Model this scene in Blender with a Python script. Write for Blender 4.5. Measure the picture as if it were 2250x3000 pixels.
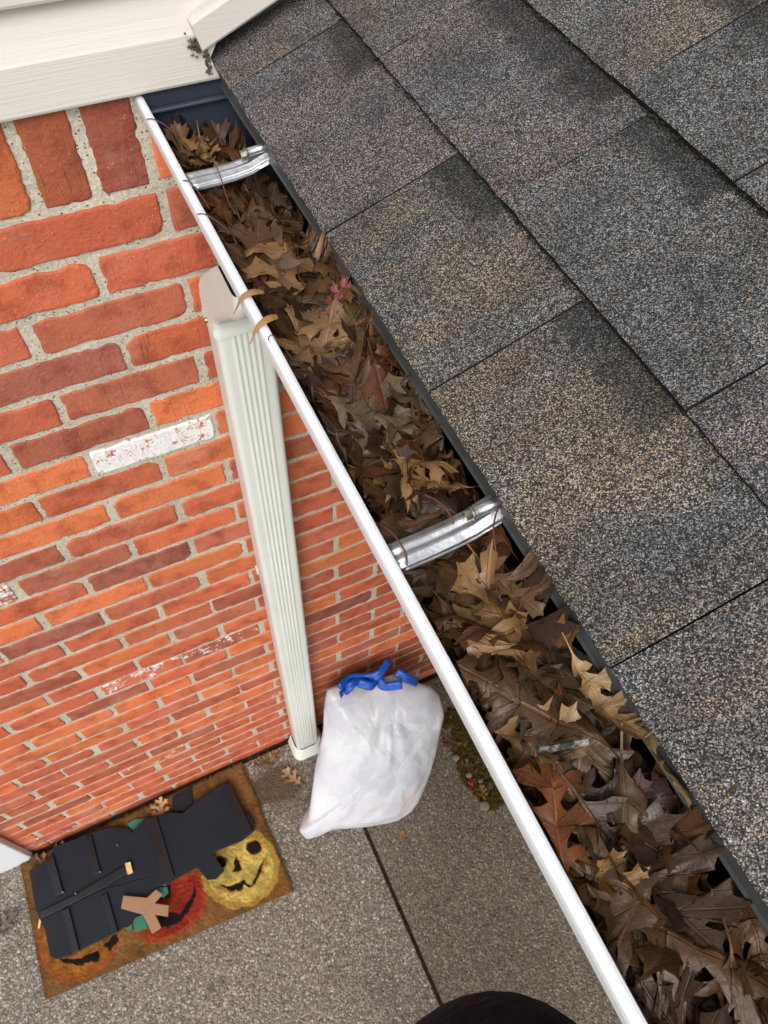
import bpy, bmesh, math, random
import numpy as np
from mathutils import Vector, Matrix, noise as mnoise

for o in list(bpy.data.objects):
    bpy.data.objects.remove(o, do_unlink=True)
scene = bpy.context.scene
COL = scene.collection
random.seed(7)
rng = np.random.default_rng(11)
rad = math.radians

# ------------------------------------------------------------------ camera
cam_data = bpy.data.cameras.new('camera')
cam = bpy.data.objects.new('camera', cam_data)
COL.objects.link(cam)
cam_data.sensor_fit = 'VERTICAL'
cam_data.sensor_height = 24.0
cam_data.lens = 24.0 * 2253.1 / 3000.0
cam_data.clip_start = 0.02
cam_data.clip_end = 3000.0
cam.matrix_world = Matrix(((0.902755, 0.341548, -0.261492, 0.0),
                           (-0.428393, 0.768817, -0.474763, -0.8406),
                           (0.038885, 0.540616, 0.84037, 2.7771),
                           (0, 0, 0, 1)))
scene.camera = cam
cam_data.dof.use_dof = True
cam_data.dof.focus_distance = 0.66
cam_data.dof.aperture_fstop = 15.0

# ------------------------------------------------------------------ overcast sky and soft sun
world = bpy.data.worlds.new('World')
scene.world = world
world.use_nodes = True
wn, wl = world.node_tree.nodes, world.node_tree.links
wn.clear()
w_out = wn.new('ShaderNodeOutputWorld')
w_bg = wn.new('ShaderNodeBackground')
w_sky = wn.new('ShaderNodeTexSky')
w_sky.sky_type = 'NISHITA'
w_sky.sun_disc = False
w_sky.dust_density = 4.0
w_hsv = wn.new('ShaderNodeHueSaturation')
w_hsv.inputs['Saturation'].default_value = 0.30
w_bg.inputs['Strength'].default_value = 0.135
wl.new(w_sky.outputs[0], w_hsv.inputs['Color'])
wl.new(w_hsv.outputs[0], w_bg.inputs['Color'])
wl.new(w_bg.outputs[0], w_out.inputs['Surface'])
sun_data = bpy.data.lights.new('sun', 'SUN')
sun_data.energy = 1.2
sun_data.angle = rad(35)
sun_data.color = (1.0, 0.975, 0.95)
sun = bpy.data.objects.new('sun', sun_data)
COL.objects.link(sun)
sd = Vector((-0.42, -0.80, 0.95)).normalized()
w_sky.sun_elevation = math.asin(sd.z)
w_sky.sun_rotation = math.atan2(sd.x, sd.y)
sun.rotation_euler = (-sd).to_track_quat('-Z', 'Y').to_euler()
scene.view_settings.view_transform = 'Standard'
scene.view_settings.look = 'None'
scene.view_settings.gamma = 1.0
scene.view_settings.use_curve_mapping = False
scene.view_settings.exposure = 0.45
scene.render.engine = 'CYCLES'
scene.render.resolution_x, scene.render.resolution_y = 768, 1024

# outlines measured on the mat, the boards and the bag, in metres
BOARD_UPPER = [(-0.7776, -0.0656), (-0.7109, -0.0544), (-0.693, -0.0271), (-0.5716, -0.0356), (-0.53, -0.0404), (-0.4847, -0.0558), (-0.4512, -0.0809), (-0.4436, -0.1047), (-0.4381, -0.123), (-0.4065, -0.1315), (-0.4185, -0.2469), (-0.5747, -0.2154), (-0.7772, -0.2156), (-0.7824, -0.1807)]
BOARD_LOWER = [(-0.7765, -0.2176), (-0.5753, -0.2175), (-0.426, -0.2458), (-0.4281, -0.2859), (-0.5041, -0.3373), (-0.5274, -0.3473), (-0.5759, -0.3548), (-0.6557, -0.3537), (-0.7127, -0.3563), (-0.7552, -0.347), (-0.7694, -0.3306), (-0.7687, -0.255)]
BOARD_HAT = [(-0.4586, -0.0965), (-0.3972, -0.0663), (-0.3524, -0.0749), (-0.3113, -0.0862), (-0.2818, -0.1045), (-0.2354, -0.09), (-0.1798, -0.0793), (-0.1241, -0.0667), (-0.1074, -0.0724), (-0.1071, -0.0982), (-0.1106, -0.1828), (-0.0818, -0.2027), (-0.0754, -0.2444), (-0.0844, -0.2582), (-0.1317, -0.2691), (-0.2343, -0.2618), (-0.2263, -0.2717), (-0.2123, -0.3302), (-0.2457, -0.3423), (-0.2705, -0.333), (-0.2884, -0.2837), (-0.3668, -0.2879), (-0.3982, -0.2911), (-0.4292, -0.2836), (-0.4258, -0.2303)]
POST = [(-0.299, -0.0352), (-0.2285, -0.0288), (-0.2405, -0.0804), (-0.2823, -0.0959), (-0.3109, -0.078)]
BATTENS = [[(-0.7725, -0.2007), (-0.6642, -0.1981), (-0.4881, -0.1797), (-0.4864, -0.2022), (-0.5721, -0.2156), (-0.7725, -0.2193)], [(-0.7214, -0.0584), (-0.6965, -0.0518), (-0.6919, -0.1752), (-0.7154, -0.1741)], [(-0.5882, -0.0455), (-0.5709, -0.0442), (-0.5715, -0.1666), (-0.5936, -0.1652)], [(-0.7069, -0.2258), (-0.6863, -0.2258), (-0.6845, -0.3539), (-0.7052, -0.356)], [(-0.5882, -0.2372), (-0.5682, -0.235), (-0.5658, -0.357), (-0.5845, -0.3582)], [(-0.3912, -0.0751), (-0.3602, -0.0767), (-0.3612, -0.28), (-0.3968, -0.2895)], [(-0.1227, -0.0747), (-0.106, -0.0797), (-0.0863, -0.2593), (-0.1172, -0.2626)]]
CROSS = [(-0.5221, -0.2659), (-0.4684, -0.2964), (-0.4573, -0.3033), (-0.4254, -0.292), (-0.4104, -0.3143), (-0.4408, -0.3284), (-0.4011, -0.3529), (-0.4136, -0.3824), (-0.4481, -0.3594), (-0.4403, -0.4026), (-0.471, -0.4076), (-0.4828, -0.343), (-0.5389, -0.2979)]
GREENS = [[(-0.4591, -0.0559), (-0.4375, -0.0504), (-0.3969, -0.0628), (-0.3952, -0.0792), (-0.4451, -0.0893)], [(-0.4319, -0.2802), (-0.3939, -0.2956), (-0.3948, -0.313), (-0.4134, -0.3202), (-0.4312, -0.3089)], [(-0.5161, -0.3385), (-0.4875, -0.3377), (-0.4815, -0.3833), (-0.5228, -0.3751)], [(-0.5472, -0.3534), (-0.5217, -0.3502), (-0.5292, -0.3687)]]
PEG = [(-0.4931, -0.1761), (-0.4761, -0.178), (-0.4767, -0.2128), (-0.4938, -0.2119)]
STICK = [(-0.7894, -0.2383), (-0.7803, -0.2142), (-0.7733, -0.2187), (-0.785, -0.2415)]
YELLOW = [(-0.2359, -0.2578), (-0.1371, -0.2503), (-0.0757, -0.2521), (-0.0446, -0.3176), (-0.0392, -0.3714), (-0.0668, -0.4259), (-0.1093, -0.4538), (-0.1633, -0.4638), (-0.2195, -0.4473), (-0.2674, -0.4072), (-0.2917, -0.3504), (-0.2895, -0.3155)]
YELLOW_DARK = [[(-0.1636, -0.2978), (-0.1584, -0.3495), (-0.1902, -0.3426)], [(-0.2492, -0.3572), (-0.2141, -0.3785), (-0.1639, -0.3755), (-0.1617, -0.3904), (-0.1517, -0.4011), (-0.1225, -0.3786), (-0.0813, -0.3406), (-0.1021, -0.3789), (-0.133, -0.402), (-0.1586, -0.408), (-0.1673, -0.392), (-0.1854, -0.4038), (-0.2184, -0.3908)], [(-0.0791, -0.3103), (-0.0855, -0.3194), (-0.0954, -0.3238), (-0.1065, -0.3225), (-0.116, -0.3159), (-0.1216, -0.3055), (-0.122, -0.2938), (-0.117, -0.2838), (-0.1079, -0.2778), (-0.0968, -0.2773), (-0.0865, -0.2826), (-0.0795, -0.2923), (-0.0777, -0.3039)], [(-0.199, -0.306), (-0.2041, -0.3136), (-0.2122, -0.3174), (-0.2214, -0.3163), (-0.2293, -0.3108), (-0.2341, -0.3021), (-0.2346, -0.2923), (-0.2307, -0.2838), (-0.2232, -0.2788), (-0.2141, -0.2784), (-0.2055, -0.2828), (-0.1997, -0.2909), (-0.1979, -0.3006)]]
RED = [(-0.3908, -0.274), (-0.2937, -0.2801), (-0.2795, -0.3322), (-0.2869, -0.3881), (-0.3289, -0.4265), (-0.3938, -0.4414), (-0.4692, -0.4366), (-0.5124, -0.4034), (-0.5349, -0.358), (-0.4822, -0.2964)]
RED_DARK = [[(-0.3111, -0.3246), (-0.3154, -0.3512), (-0.353, -0.3921), (-0.3953, -0.4078), (-0.4468, -0.4006), (-0.4447, -0.3634), (-0.4139, -0.3606), (-0.3823, -0.3852), (-0.3443, -0.3612)], [(-0.3817, -0.2843), (-0.3985, -0.3298), (-0.4353, -0.3214)]]
ORANGE = [(-0.8004, -0.2554), (-0.7674, -0.2201), (-0.6583, -0.2715), (-0.5557, -0.3482), (-0.5663, -0.3769), (-0.5979, -0.4089), (-0.6465, -0.432), (-0.7144, -0.4345), (-0.7733, -0.4013), (-0.804, -0.3441)]
ORANGE_DARK = [[(-0.7551, -0.3445), (-0.6886, -0.3732), (-0.675, -0.3687), (-0.6591, -0.3734), (-0.6381, -0.3762), (-0.6362, -0.3935), (-0.6473, -0.4057), (-0.6653, -0.394), (-0.6931, -0.3922), (-0.733, -0.3707)], [(-0.6216, -0.3675), (-0.575, -0.3549), (-0.5696, -0.3742), (-0.6067, -0.3921)]]
BAG = [(-0.3078, 0.1093), (-0.2689, 0.1395), (-0.2308, 0.2287), (-0.1899, 0.3202), (-0.1356, 0.4255), (-0.1085, 0.5082), (-0.0821, 0.5645), (-0.0396, 0.56), (0.0203, 0.5444), (0.066, 0.5275), (0.1382, 0.5119), (0.1835, 0.4641), (0.2412, 0.4183), (0.2628, 0.3722), (0.2638, 0.2999), (0.2456, 0.2606), (0.2044, 0.1647), (0.1577, 0.0824), (0.1006, 0.0046), (0.0603, -0.0245), (0.0037, -0.0305), (-0.0707, -0.0022), (-0.133, 0.0243), (-0.212, 0.0606), (-0.2636, 0.0599), (-0.2988, 0.0706)]
RIBBON0 = [(-0.0479, 0.5475), (-0.0478, 0.5834), (-0.0083, 0.585), (0.0367, 0.5686), (0.0775, 0.5721), (0.123, 0.5891)]
RIBBON1 = [(0.008, 0.5726), (0.0419, 0.5505), (0.0711, 0.5474), (0.0842, 0.5197), (0.1374, 0.5084)]
RIBBON2 = [(0.1354, 0.5415), (0.1637, 0.5109), (0.1974, 0.4676)]
RIBBON3 = [(-0.0416, 0.5527), (-0.012, 0.5713), (0.0255, 0.5641)]
EFFLORESCENCE = [(0.038, 1.765, 0.62), (-0.305, 1.496, 0.55), (-0.025, 1.704, 0.22), (-0.042, 1.633, 0.24), (-0.074, 0.982, 0.42), (-0.325, 1.153, 0.18), (0.088, 0.48, 0.4), (-0.247, 0.316, 0.38), (-0.171, 0.405, 0.1), (-0.611, 0.057, 0.4), (-0.503, 0.002, 0.33), (-0.369, 1.013, 0.2), (-0.482, 0.609, 0.25), (-0.618, 0.516, 0.28), (-0.079, 1.748, 0.15)]

# ------------------------------------------------------------------ helpers
def link(o, parent=None):
    COL.objects.link(o)
    if parent is not None:
        o.parent = parent
    return o

def tag(o, label, cat, group=None, kind=None):
    if label: o['label'] = label
    if cat: o['category'] = cat
    if group: o['group'] = group
    if kind: o['kind'] = kind
    return o

def empty(name, loc=(0, 0, 0)):
    o = bpy.data.objects.new(name, None)
    o.empty_display_size = 0.05
    o.location = loc
    COL.objects.link(o)
    return o

def mesh_obj(name, verts, faces, mat, parent=None, smooth=False, loc=None):
    me = bpy.data.meshes.new(name)
    me.from_pydata([tuple(v) for v in verts], [], [tuple(f) for f in faces])
    me.update()
    if smooth:
        me.polygons.foreach_set('use_smooth', [True] * len(me.polygons))
    if mat: me.materials.append(mat)
    o = bpy.data.objects.new(name, me)
    if loc is not None: o.location = loc
    return link(o, parent)

def bm_obj(name, bm, mat, parent=None, smooth=False):
    me = bpy.data.meshes.new(name)
    bm.normal_update()
    bm.to_mesh(me); bm.free()
    if smooth:
        me.polygons.foreach_set('use_smooth', [True] * len(me.polygons))
    if mat: me.materials.append(mat)
    return link(bpy.data.objects.new(name, me), parent)

def box_bm(bm, lo, hi, bevel=0.0, seg=2):
    r = bmesh.ops.create_cube(bm, size=1.0)
    lo, hi = Vector(lo), Vector(hi)
    for v in r['verts']:
        v.co = Vector((lo[i] + (hi[i] - lo[i]) * (v.co[i] + 0.5) for i in range(3)))
    if bevel:
        es = list({e for v in r['verts'] for e in v.link_edges})
        bmesh.ops.bevel(bm, geom=es, offset=bevel, segments=seg, profile=0.5, affect='EDGES')

def box(name, lo, hi, mat, parent=None, bevel=0.0, seg=2):
    bm = bmesh.new(); box_bm(bm, lo, hi, bevel, seg)
    return bm_obj(name, bm, mat, parent)

def prism(name, pts, z0, z1, mat, parent=None, bevel=0.0015):
    bm = bmesh.new()
    vs = [bm.verts.new((x, y, z0)) for x, y in pts]
    f = bm.faces.new(vs)
    if f.normal.z > 0 or True:
        bm.normal_update()
        if f.normal.z > 0: f.normal_flip()
    r = bmesh.ops.extrude_face_region(bm, geom=[f])
    for v in [g for g in r['geom'] if isinstance(g, bmesh.types.BMVert)]:
        v.co.z = z1
    bmesh.ops.recalc_face_normals(bm, faces=bm.faces)
    if bevel:
        es = [e for e in bm.edges if all(abs(v.co.z - z1) < 1e-6 for v in e.verts)]
        bmesh.ops.bevel(bm, geom=es, offset=bevel, segments=2, profile=0.5, affect='EDGES')
    return bm_obj(name, bm, mat, parent)

def sweep(path, section, closed=True, cap=True, up=Vector((1, 0, 0))):
    """section: list of (a, b); a along `up`, b along the frame's second axis. returns verts, faces"""
    path = [Vector(p) for p in path]
    V, F = [], []
    n, m = len(path), len(section)
    for i, p in enumerate(path):
        t = (path[min(i + 1, n - 1)] - path[max(i - 1, 0)]).normalized()
        u = (up - t * up.dot(t)).normalized()
        w = t.cross(u)
        for a, b in section:
            V.append(p + u * a + w * b)
    for i in range(n - 1):
        for j in range(m if closed else m - 1):
            k = (j + 1) % m
            F.append((i * m + j, i * m + k, (i + 1) * m + k, (i + 1) * m + j))
    if cap and closed:
        F.append(tuple(range(m - 1, -1, -1)))
        F.append(tuple((n - 1) * m + j for j in range(m)))
    return V, F

def catmull(pts, per=6, closed=False):
    P = [np.array(p, float) for p in pts]
    n = len(P); out = []
    rngi = range(n) if closed else range(n - 1)
    for i in rngi:
        p1, p2 = P[i], P[(i + 1) % n]
        p0 = P[(i - 1) % n] if (closed or i > 0) else 2 * p1 - p2
        p3 = P[(i + 2) % n] if (closed or i < n - 2) else 2 * p2 - p1
        for k in range(per):
            t = k / per
            out.append(0.5 * ((2 * p1) + (-p0 + p2) * t + (2 * p0 - 5 * p1 + 4 * p2 - p3) * t * t + (-p0 + 3 * p1 - 3 * p2 + p3) * t ** 3))
    if not closed: out.append(P[-1])
    return out

def inside(pts, poly):
    x, y = pts[:, 0], pts[:, 1]
    res = np.zeros(len(pts), bool)
    n = len(poly)
    for i in range(n):
        x1, y1 = poly[i]; x2, y2 = poly[(i + 1) % n]
        c = (y1 > y) != (y2 > y)
        with np.errstate(divide='ignore', invalid='ignore'):
            xi = (x2 - x1) * (y - y1) / (y2 - y1) + x1
        res ^= c & (x < xi)
    return res

def srgb(r, g, b):
    f = lambda c: (c / 255 / 12.92) if c / 255 <= 0.04045 else ((c / 255 + 0.055) / 1.055) ** 2.4
    return (f(r), f(g), f(b), 1.0)

# ------------------------------------------------------------------ material tools
class NT:
    def __init__(self, name):
        self.m = bpy.data.materials.new(name)
        self.m.use_nodes = True
        self.t = self.m.node_tree
        self.b = self.t.nodes['Principled BSDF']
        self.out = self.t.nodes['Material Output']
    def n(self, kind, **kw):
        nd = self.t.nodes.new('ShaderNode' + kind)
        for k, v in kw.items():
            if k in nd.inputs: nd.inputs[k].default_value = v
            else: setattr(nd, k, v)
        return nd
    def l(self, a, b): self.t.links.new(a, b)
    def set(self, key, v):
        if hasattr(v, 'is_linked') or isinstance(v, bpy.types.NodeSocket): self.l(v, self.b.inputs[key])
        else: self.b.inputs[key].default_value = v
    def coord(self, which='Object', jitter=True, scale=None):
        tc = self.n('TexCoord')
        v = tc.outputs[which]
        if jitter:
            oi = self.n('ObjectInfo')
            mul = self.n('Math', operation='MULTIPLY'); mul.inputs[1].default_value = 37.0
            self.l(oi.outputs['Random'], mul.inputs[0])
            add = self.n('VectorMath', operation='ADD')
            self.l(v, add.inputs[0]); self.l(mul.outputs[0], add.inputs[1])
            v = add.outputs[0]
        if scale:
            mp = self.n('VectorMath', operation='MULTIPLY'); mp.inputs[1].default_value = scale
            self.l(v, mp.inputs[0]); v = mp.outputs[0]
        return v
    def noise(self, vec, scale, detail=4.0, rough=0.55, dist=0.0):
        nd = self.n('TexNoise', Scale=scale, Detail=detail, Roughness=rough, Distortion=dist)
        self.l(vec, nd.inputs['Vector'])
        return nd.outputs['Fac']
    def voro(self, vec, scale, feature='F1', out='Distance', rnd=1.0):
        nd = self.n('TexVoronoi', feature=feature, Scale=scale)
        nd.inputs['Randomness'].default_value = rnd
        self.l(vec, nd.inputs['Vector'])
        return nd.outputs[out]
    def ramp(self, fac, stops, interp='LINEAR'):
        nd = self.n('ValToRGB')
        nd.color_ramp.interpolation = interp
        el = nd.color_ramp.elements
        while len(el) < len(stops): el.new(0.5)
        for e, (p, c) in zip(el, stops):
            e.position = p
            e.color = c if len(c) == 4 else (*c, 1)
        self.l(fac, nd.inputs[0])
        return nd.outputs[0]
    def mix(self, fac, a, b, mode='MIX'):
        nd = self.n('Mix', data_type='RGBA', blend_type=mode)
        for s, v in ((nd.inputs[0], fac), (nd.inputs[6], a), (nd.inputs[7], b)):
            if isinstance(v, bpy.types.NodeSocket): self.l(v, s)
            else: s.default_value = v
        return nd.outputs[2]
    def math(self, op, a, b=0.0, c=None):
        nd = self.n('Math', operation=op)
        for i, v in enumerate((a, b) if c is None else (a, b, c)):
            if isinstance(v, bpy.types.NodeSocket): self.l(v, nd.inputs[i])
            else: nd.inputs[i].default_value = v
        return nd.outputs[0]
    def step(self, v, lo, hi):
        nd = self.n('MapRange', interpolation_type='SMOOTHSTEP')
        self.l(v, nd.inputs[0])
        nd.inputs[1].default_value = lo; nd.inputs[2].default_value = hi
        return nd.outputs[0]
    def bump(self, h, dist, strength=1.0, prev=None):
        nd = self.n('Bump', Strength=strength, Distance=dist)
        self.l(h, nd.inputs['Height'])
        if prev is not None: self.l(prev, nd.inputs['Normal'])
        return nd.outputs[0]
    def sep(self, v):
        nd = self.n('SeparateXYZ'); self.l(v, nd.inputs[0]); return nd.outputs

G = lambda v: (v, v, v, 1)

def mat_brick():
    t = NT('brick')
    oi = t.n('ObjectInfo')
    v = t.coord()
    base = oi.outputs['Color']
    n1 = t.noise(v, 22, 5, 0.6)
    n2 = t.noise(v, 160, 4, 0.65)
    c = t.mix(t.step(n1, 0.42, 0.72), base, t.mix(1.0, base, (0.62, 0.52, 0.55, 1), 'MULTIPLY'))
    c = t.mix(t.math('MULTIPLY', t.step(n2, 0.5, 0.75), 0.35), c, t.mix(1.0, base, (1.35, 1.5, 1.5, 1), 'MULTIPLY'))
    # vertical drag lines from the wire cut, dark pits and pale grit
    vs = t.coord(scale=(1.0, 1.0, 0.06))
    drag = t.step(t.noise(vs, 260, 2, 0.5), 0.60, 0.74)
    band = t.step(t.noise(v, 9, 2, 0.5), 0.60, 0.70)
    c = t.mix(t.math('MULTIPLY', t.math('MULTIPLY', drag, band), 0.55), c, (0.06, 0.022, 0.016, 1))
    pit = t.math('LESS_THAN', t.voro(v, 95), 0.085)
    c = t.mix(t.math('MULTIPLY', pit, 0.7), c, (0.05, 0.02, 0.015, 1))
    grit = t.math('LESS_THAN', t.voro(t.coord(scale=(1.0, 1.0, 1.13)), 120), 0.075)
    c = t.mix(t.math('MULTIPLY', grit, 0.75), c, (0.66, 0.52, 0.44, 1))
    gm = t.n('NewGeometry')
    smear = t.step(t.noise(gm.outputs['Position'], 5.0, 6, 0.72), 0.52, 0.70)
    c = t.mix(t.math('MULTIPLY', smear, 0.30), c, (0.52, 0.34, 0.27, 1))
    soot = t.step(t.noise(gm.outputs['Position'], 11.0, 5, 0.7), 0.60, 0.74)
    c = t.mix(t.math('MULTIPLY', soot, 0.30), c, (0.10, 0.045, 0.035, 1))
    # old white paint / efflorescence, amount per brick
    pn = t.math('ADD', t.math('MULTIPLY', t.noise(v, 34, 6, 0.72), 0.72), t.math('MULTIPLY', t.noise(v, 210, 3, 0.6), 0.28))
    th = t.math('SUBTRACT', 0.80, t.math('MULTIPLY', oi.outputs['Alpha'], 0.62))
    pm = t.step(t.math('SUBTRACT', pn, th), 0.0, 0.05)
    c = t.mix(pm, c, t.ramp(n2, [(0.3, (0.66, 0.63, 0.62)), (0.7, (0.86, 0.85, 0.85))]))
    t.set('Base Color', c)
    t.set('Roughness', 0.82)
    t.b.inputs['Specular IOR Level'].default_value = 0.3
    h = t.math('ADD', t.math('MULTIPLY', n2, 0.6), n1)
    t.set('Normal', t.bump(h, 0.005, 0.75, t.bump(t.math('MULTIPLY', drag, -1.0), 0.0015, 0.5)))
    return t.m

def mat_mortar():
    t = NT('mortar')
    v = t.coord(jitter=False)
    big = t.noise(v, 9, 4, 0.6)
    c = t.ramp(big, [(0.3, srgb(172, 164, 146)), (0.7, srgb(210, 201, 182))])
    fine = t.voro(v, 420, out='Color')
    fs = t.sep(fine)[0]
    c = t.mix(0.30, c, t.ramp(fs, [(0, G(0.16)), (0.5, (0.40, 0.36, 0.29, 1)), (1, (0.75, 0.70, 0.60, 1))]))
    hole = t.math('LESS_THAN', t.voro(v, 150), 0.20)
    sel = t.step(t.noise(v, 70, 3), 0.40, 0.50)
    hm = t.math('MULTIPLY', hole, sel)
    c = t.mix(t.math('MULTIPLY', hm, 0.85), c, (0.045, 0.04, 0.035, 1))
    t.set('Base Color', c); t.set('Roughness', 0.95)
    h = t.math('ADD', t.math('MULTIPLY', t.noise(v, 300, 4, 0.7), 0.6), t.math('MULTIPLY', hm, -0.7))
    t.set('Normal', t.bump(t.math('ADD', h, t.noise(v, 60, 4)), 0.004, 0.8))
    return t.m

def mat_shingle():
    t = NT('shingle_granules')
    oi = t.n('ObjectInfo')
    tc = t.n('TexCoord')
    loc = tc.outputs['Object']
    v = t.coord()
    tint = oi.outputs['Color']
    wv = t.n('TexNoise', Scale=300.0, Detail=2.0); t.l(v, wv.inputs['Vector'])
    wa = t.n('VectorMath', operation='MULTIPLY_ADD'); t.l(wv.outputs['Color'], wa.inputs[0]); wa.inputs[1].default_value = (0.0012, 0.0012, 0.0012); t.l(v, wa.inputs[2])
    n = t.noise(t.coord(scale=(0.45, 1, 1)), 12, 4, 0.65)
    nf = t.noise(v, 60, 4, 0.6)
    def grains(scale):
        vo = t.n('TexVoronoi', Scale=scale); t.l(wa.outputs[0], vo.inputs['Vector'])
        return t.sep(vo.outputs['Color']), vo.outputs['Distance']
    ca, da = grains(800.0)
    cb, db = grains(1250.0)
    stops = [(0.0, G(0.010)), (0.45, G(0.026)), (0.60, G(0.085)), (0.78, G(0.19)), (0.92, G(0.33)), (1.0, G(0.48))]
    ga = t.ramp(ca[0], stops); gb = t.ramp(cb[0], stops)
    ea = t.math('SUBTRACT', 1.0, t.step(da, 0.30, 0.62))
    big = t.math('MULTIPLY', ea, t.math('GREATER_THAN', ca[2], 0.35))
    grey = t.mix(big, t.mix(1.0, gb, G(0.8), 'MULTIPLY'), ga)
    zone = t.math('MULTIPLY', t.step(n, 0.36, 0.58), oi.outputs['Alpha'])
    c = t.mix(zone, grey, t.mix(1.0, grey, tint, 'MULTIPLY'))
    buff = t.math('MULTIPLY', t.math('GREATER_THAN', ca[1], t.math('SUBTRACT', 1.0, t.math('MULTIPLY', t.step(n, 0.40, 0.62), 0.10))), ea)
    c = t.mix(t.math('MULTIPLY', buff, 0.85), c, t.ramp(cb[1], [(0, srgb(190, 146, 88)), (0.6, srgb(214, 176, 120)), (1, srgb(176, 116, 82))]))
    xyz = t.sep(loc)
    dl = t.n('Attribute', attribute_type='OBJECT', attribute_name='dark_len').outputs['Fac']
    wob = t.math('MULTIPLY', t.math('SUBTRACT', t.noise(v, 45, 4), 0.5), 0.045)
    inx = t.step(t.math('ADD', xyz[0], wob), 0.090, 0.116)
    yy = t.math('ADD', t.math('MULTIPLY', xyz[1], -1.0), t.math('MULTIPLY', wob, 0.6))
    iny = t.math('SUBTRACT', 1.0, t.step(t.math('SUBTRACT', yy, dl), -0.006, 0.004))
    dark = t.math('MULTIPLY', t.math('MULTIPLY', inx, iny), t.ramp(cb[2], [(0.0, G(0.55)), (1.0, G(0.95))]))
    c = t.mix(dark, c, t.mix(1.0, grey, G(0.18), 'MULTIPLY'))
    blot = t.ramp(t.noise(t.coord(scale=(0.7, 1, 1)), 17, 5, 0.7), [(0.28, G(0.52)), (0.5, G(0.88)), (0.72, G(1.22))])
    c = t.mix(1.0, c, blot, 'MULTIPLY')
    t.set('Base Color', c)
    t.set('Roughness', 0.68)
    t.b.inputs['Specular IOR Level'].default_value = 0.35
    h = t.math('ADD', t.math('MULTIPLY', t.math('SUBTRACT', 1.0, da), big), t.math('MULTIPLY', t.math('SUBTRACT', 1.0, db), 0.5))
    t.set('Normal', t.bump(nf, 0.003, 0.3, t.bump(h, 0.0010, 0.8)))
    return t.m

def mat_simple(name, col, rough=0.5, spec=0.5, metal=0.0, nscale=0.0, namp=0.15, bump=0.0, bscale=200.0, dirt=None, jitter=True):
    t = NT(name)
    v = t.coord(jitter=jitter)
    c = None
    if nscale:
        f = t.noise(v, nscale, 5, 0.6)
        c = t.mix(t.step(f, 0.25, 0.75), tuple(x * (1 - namp) for x in col[:3]) + (1,), tuple(min(1, x * (1 + namp)) for x in col[:3]) + (1,))
    if dirt:
        dcol, scale, lo, hi, amt = dirt
        f = t.step(t.noise(v, scale, 6, 0.7), lo, hi)
        c = t.mix(t.math('MULTIPLY', f, amt), c if c is not None else col, dcol)
    t.set('Base Color', c if c is not None else col)
    t.set('Roughness', rough); t.set('Metallic', metal)
    t.b.inputs['Specular IOR Level'].default_value = spec
    if bump:
        t.set('Normal', t.bump(t.noise(v, bscale, 4, 0.6), bump, 0.7))
    return t.m

def mat_concrete():
    t = NT('exposed_aggregate')
    v = t.coord(jitter=False)
    vo = t.n('TexVoronoi', Scale=170.0); t.l(v, vo.inputs['Vector'])
    cs = t.sep(vo.outputs['Color'])
    vo2 = t.n('TexVoronoi', Scale=280.0); t.l(v, vo2.inputs['Vector'])
    c2 = t.sep(vo2.outputs['Color'])
    peb = t.ramp(cs[0], [(0, srgb(48, 42, 36)), (0.22, srgb(92, 82, 70)), (0.5, srgb(122, 110, 94)), (0.75, srgb(152, 140, 124)), (0.92, srgb(172, 161, 145)), (1.0, srgb(222, 216, 206))])
    peb2 = t.ramp(c2[1], [(0, srgb(44, 38, 32)), (0.5, srgb(116, 104, 90)), (0.85, srgb(158, 146, 130)), (1, srgb(236, 230, 220))])
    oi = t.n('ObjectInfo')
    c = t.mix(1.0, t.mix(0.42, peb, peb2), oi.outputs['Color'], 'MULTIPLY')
    grout = t.step(vo.outputs['Distance'], 0.42, 0.62)
    c = t.mix(t.math('MULTIPLY', grout, 0.6), c, srgb(92, 85, 74))
    st = t.noise(v, 2.3, 5, 0.6)
    c = t.mix(t.math('MULTIPLY', t.step(st, 0.45, 0.72), 0.5), c, t.mix(1.0, c, (0.58, 0.55, 0.50, 1), 'MULTIPLY'))
    st2 = t.noise(v, 9, 5, 0.7)
    c = t.mix(t.math('MULTIPLY', t.step(st2, 0.52, 0.72), 0.4), c, t.mix(1.0, c, (0.66, 0.62, 0.55, 1), 'MULTIPLY'))
    # brown tannin stain below the downspout: an old mark with its own outline
    sub = t.n('VectorMath', operation='SUBTRACT'); t.l(v, sub.inputs[0]); sub.inputs[1].default_value = (0.045, -0.14, 0)
    dv = t.n('VectorMath', operation='MULTIPLY'); t.l(sub.outputs[0], dv.inputs[0]); dv.inputs[1].default_value = (9.5, 13.0, 0)
    ln = t.n('VectorMath', operation='LENGTH'); t.l(dv.outputs[0], ln.inputs[0])
    dist = t.math('ADD', ln.outputs['Value'], t.math('MULTIPLY', t.math('SUBTRACT', st2, 0.5), 1.4))
    stain = t.math('SUBTRACT', 1.0, t.step(dist, 0.65, 1.0))
    c = t.mix(t.math('MULTIPLY', stain, 0.85), c, srgb(74, 55, 34))
    t.set('Base Color', c); t.set('Roughness', 0.75)
    h = t.math('SUBTRACT', 1.0, vo.outputs['Distance'])
    t.set('Normal', t.bump(h, 0.004, 0.7))
    return t.m

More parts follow.
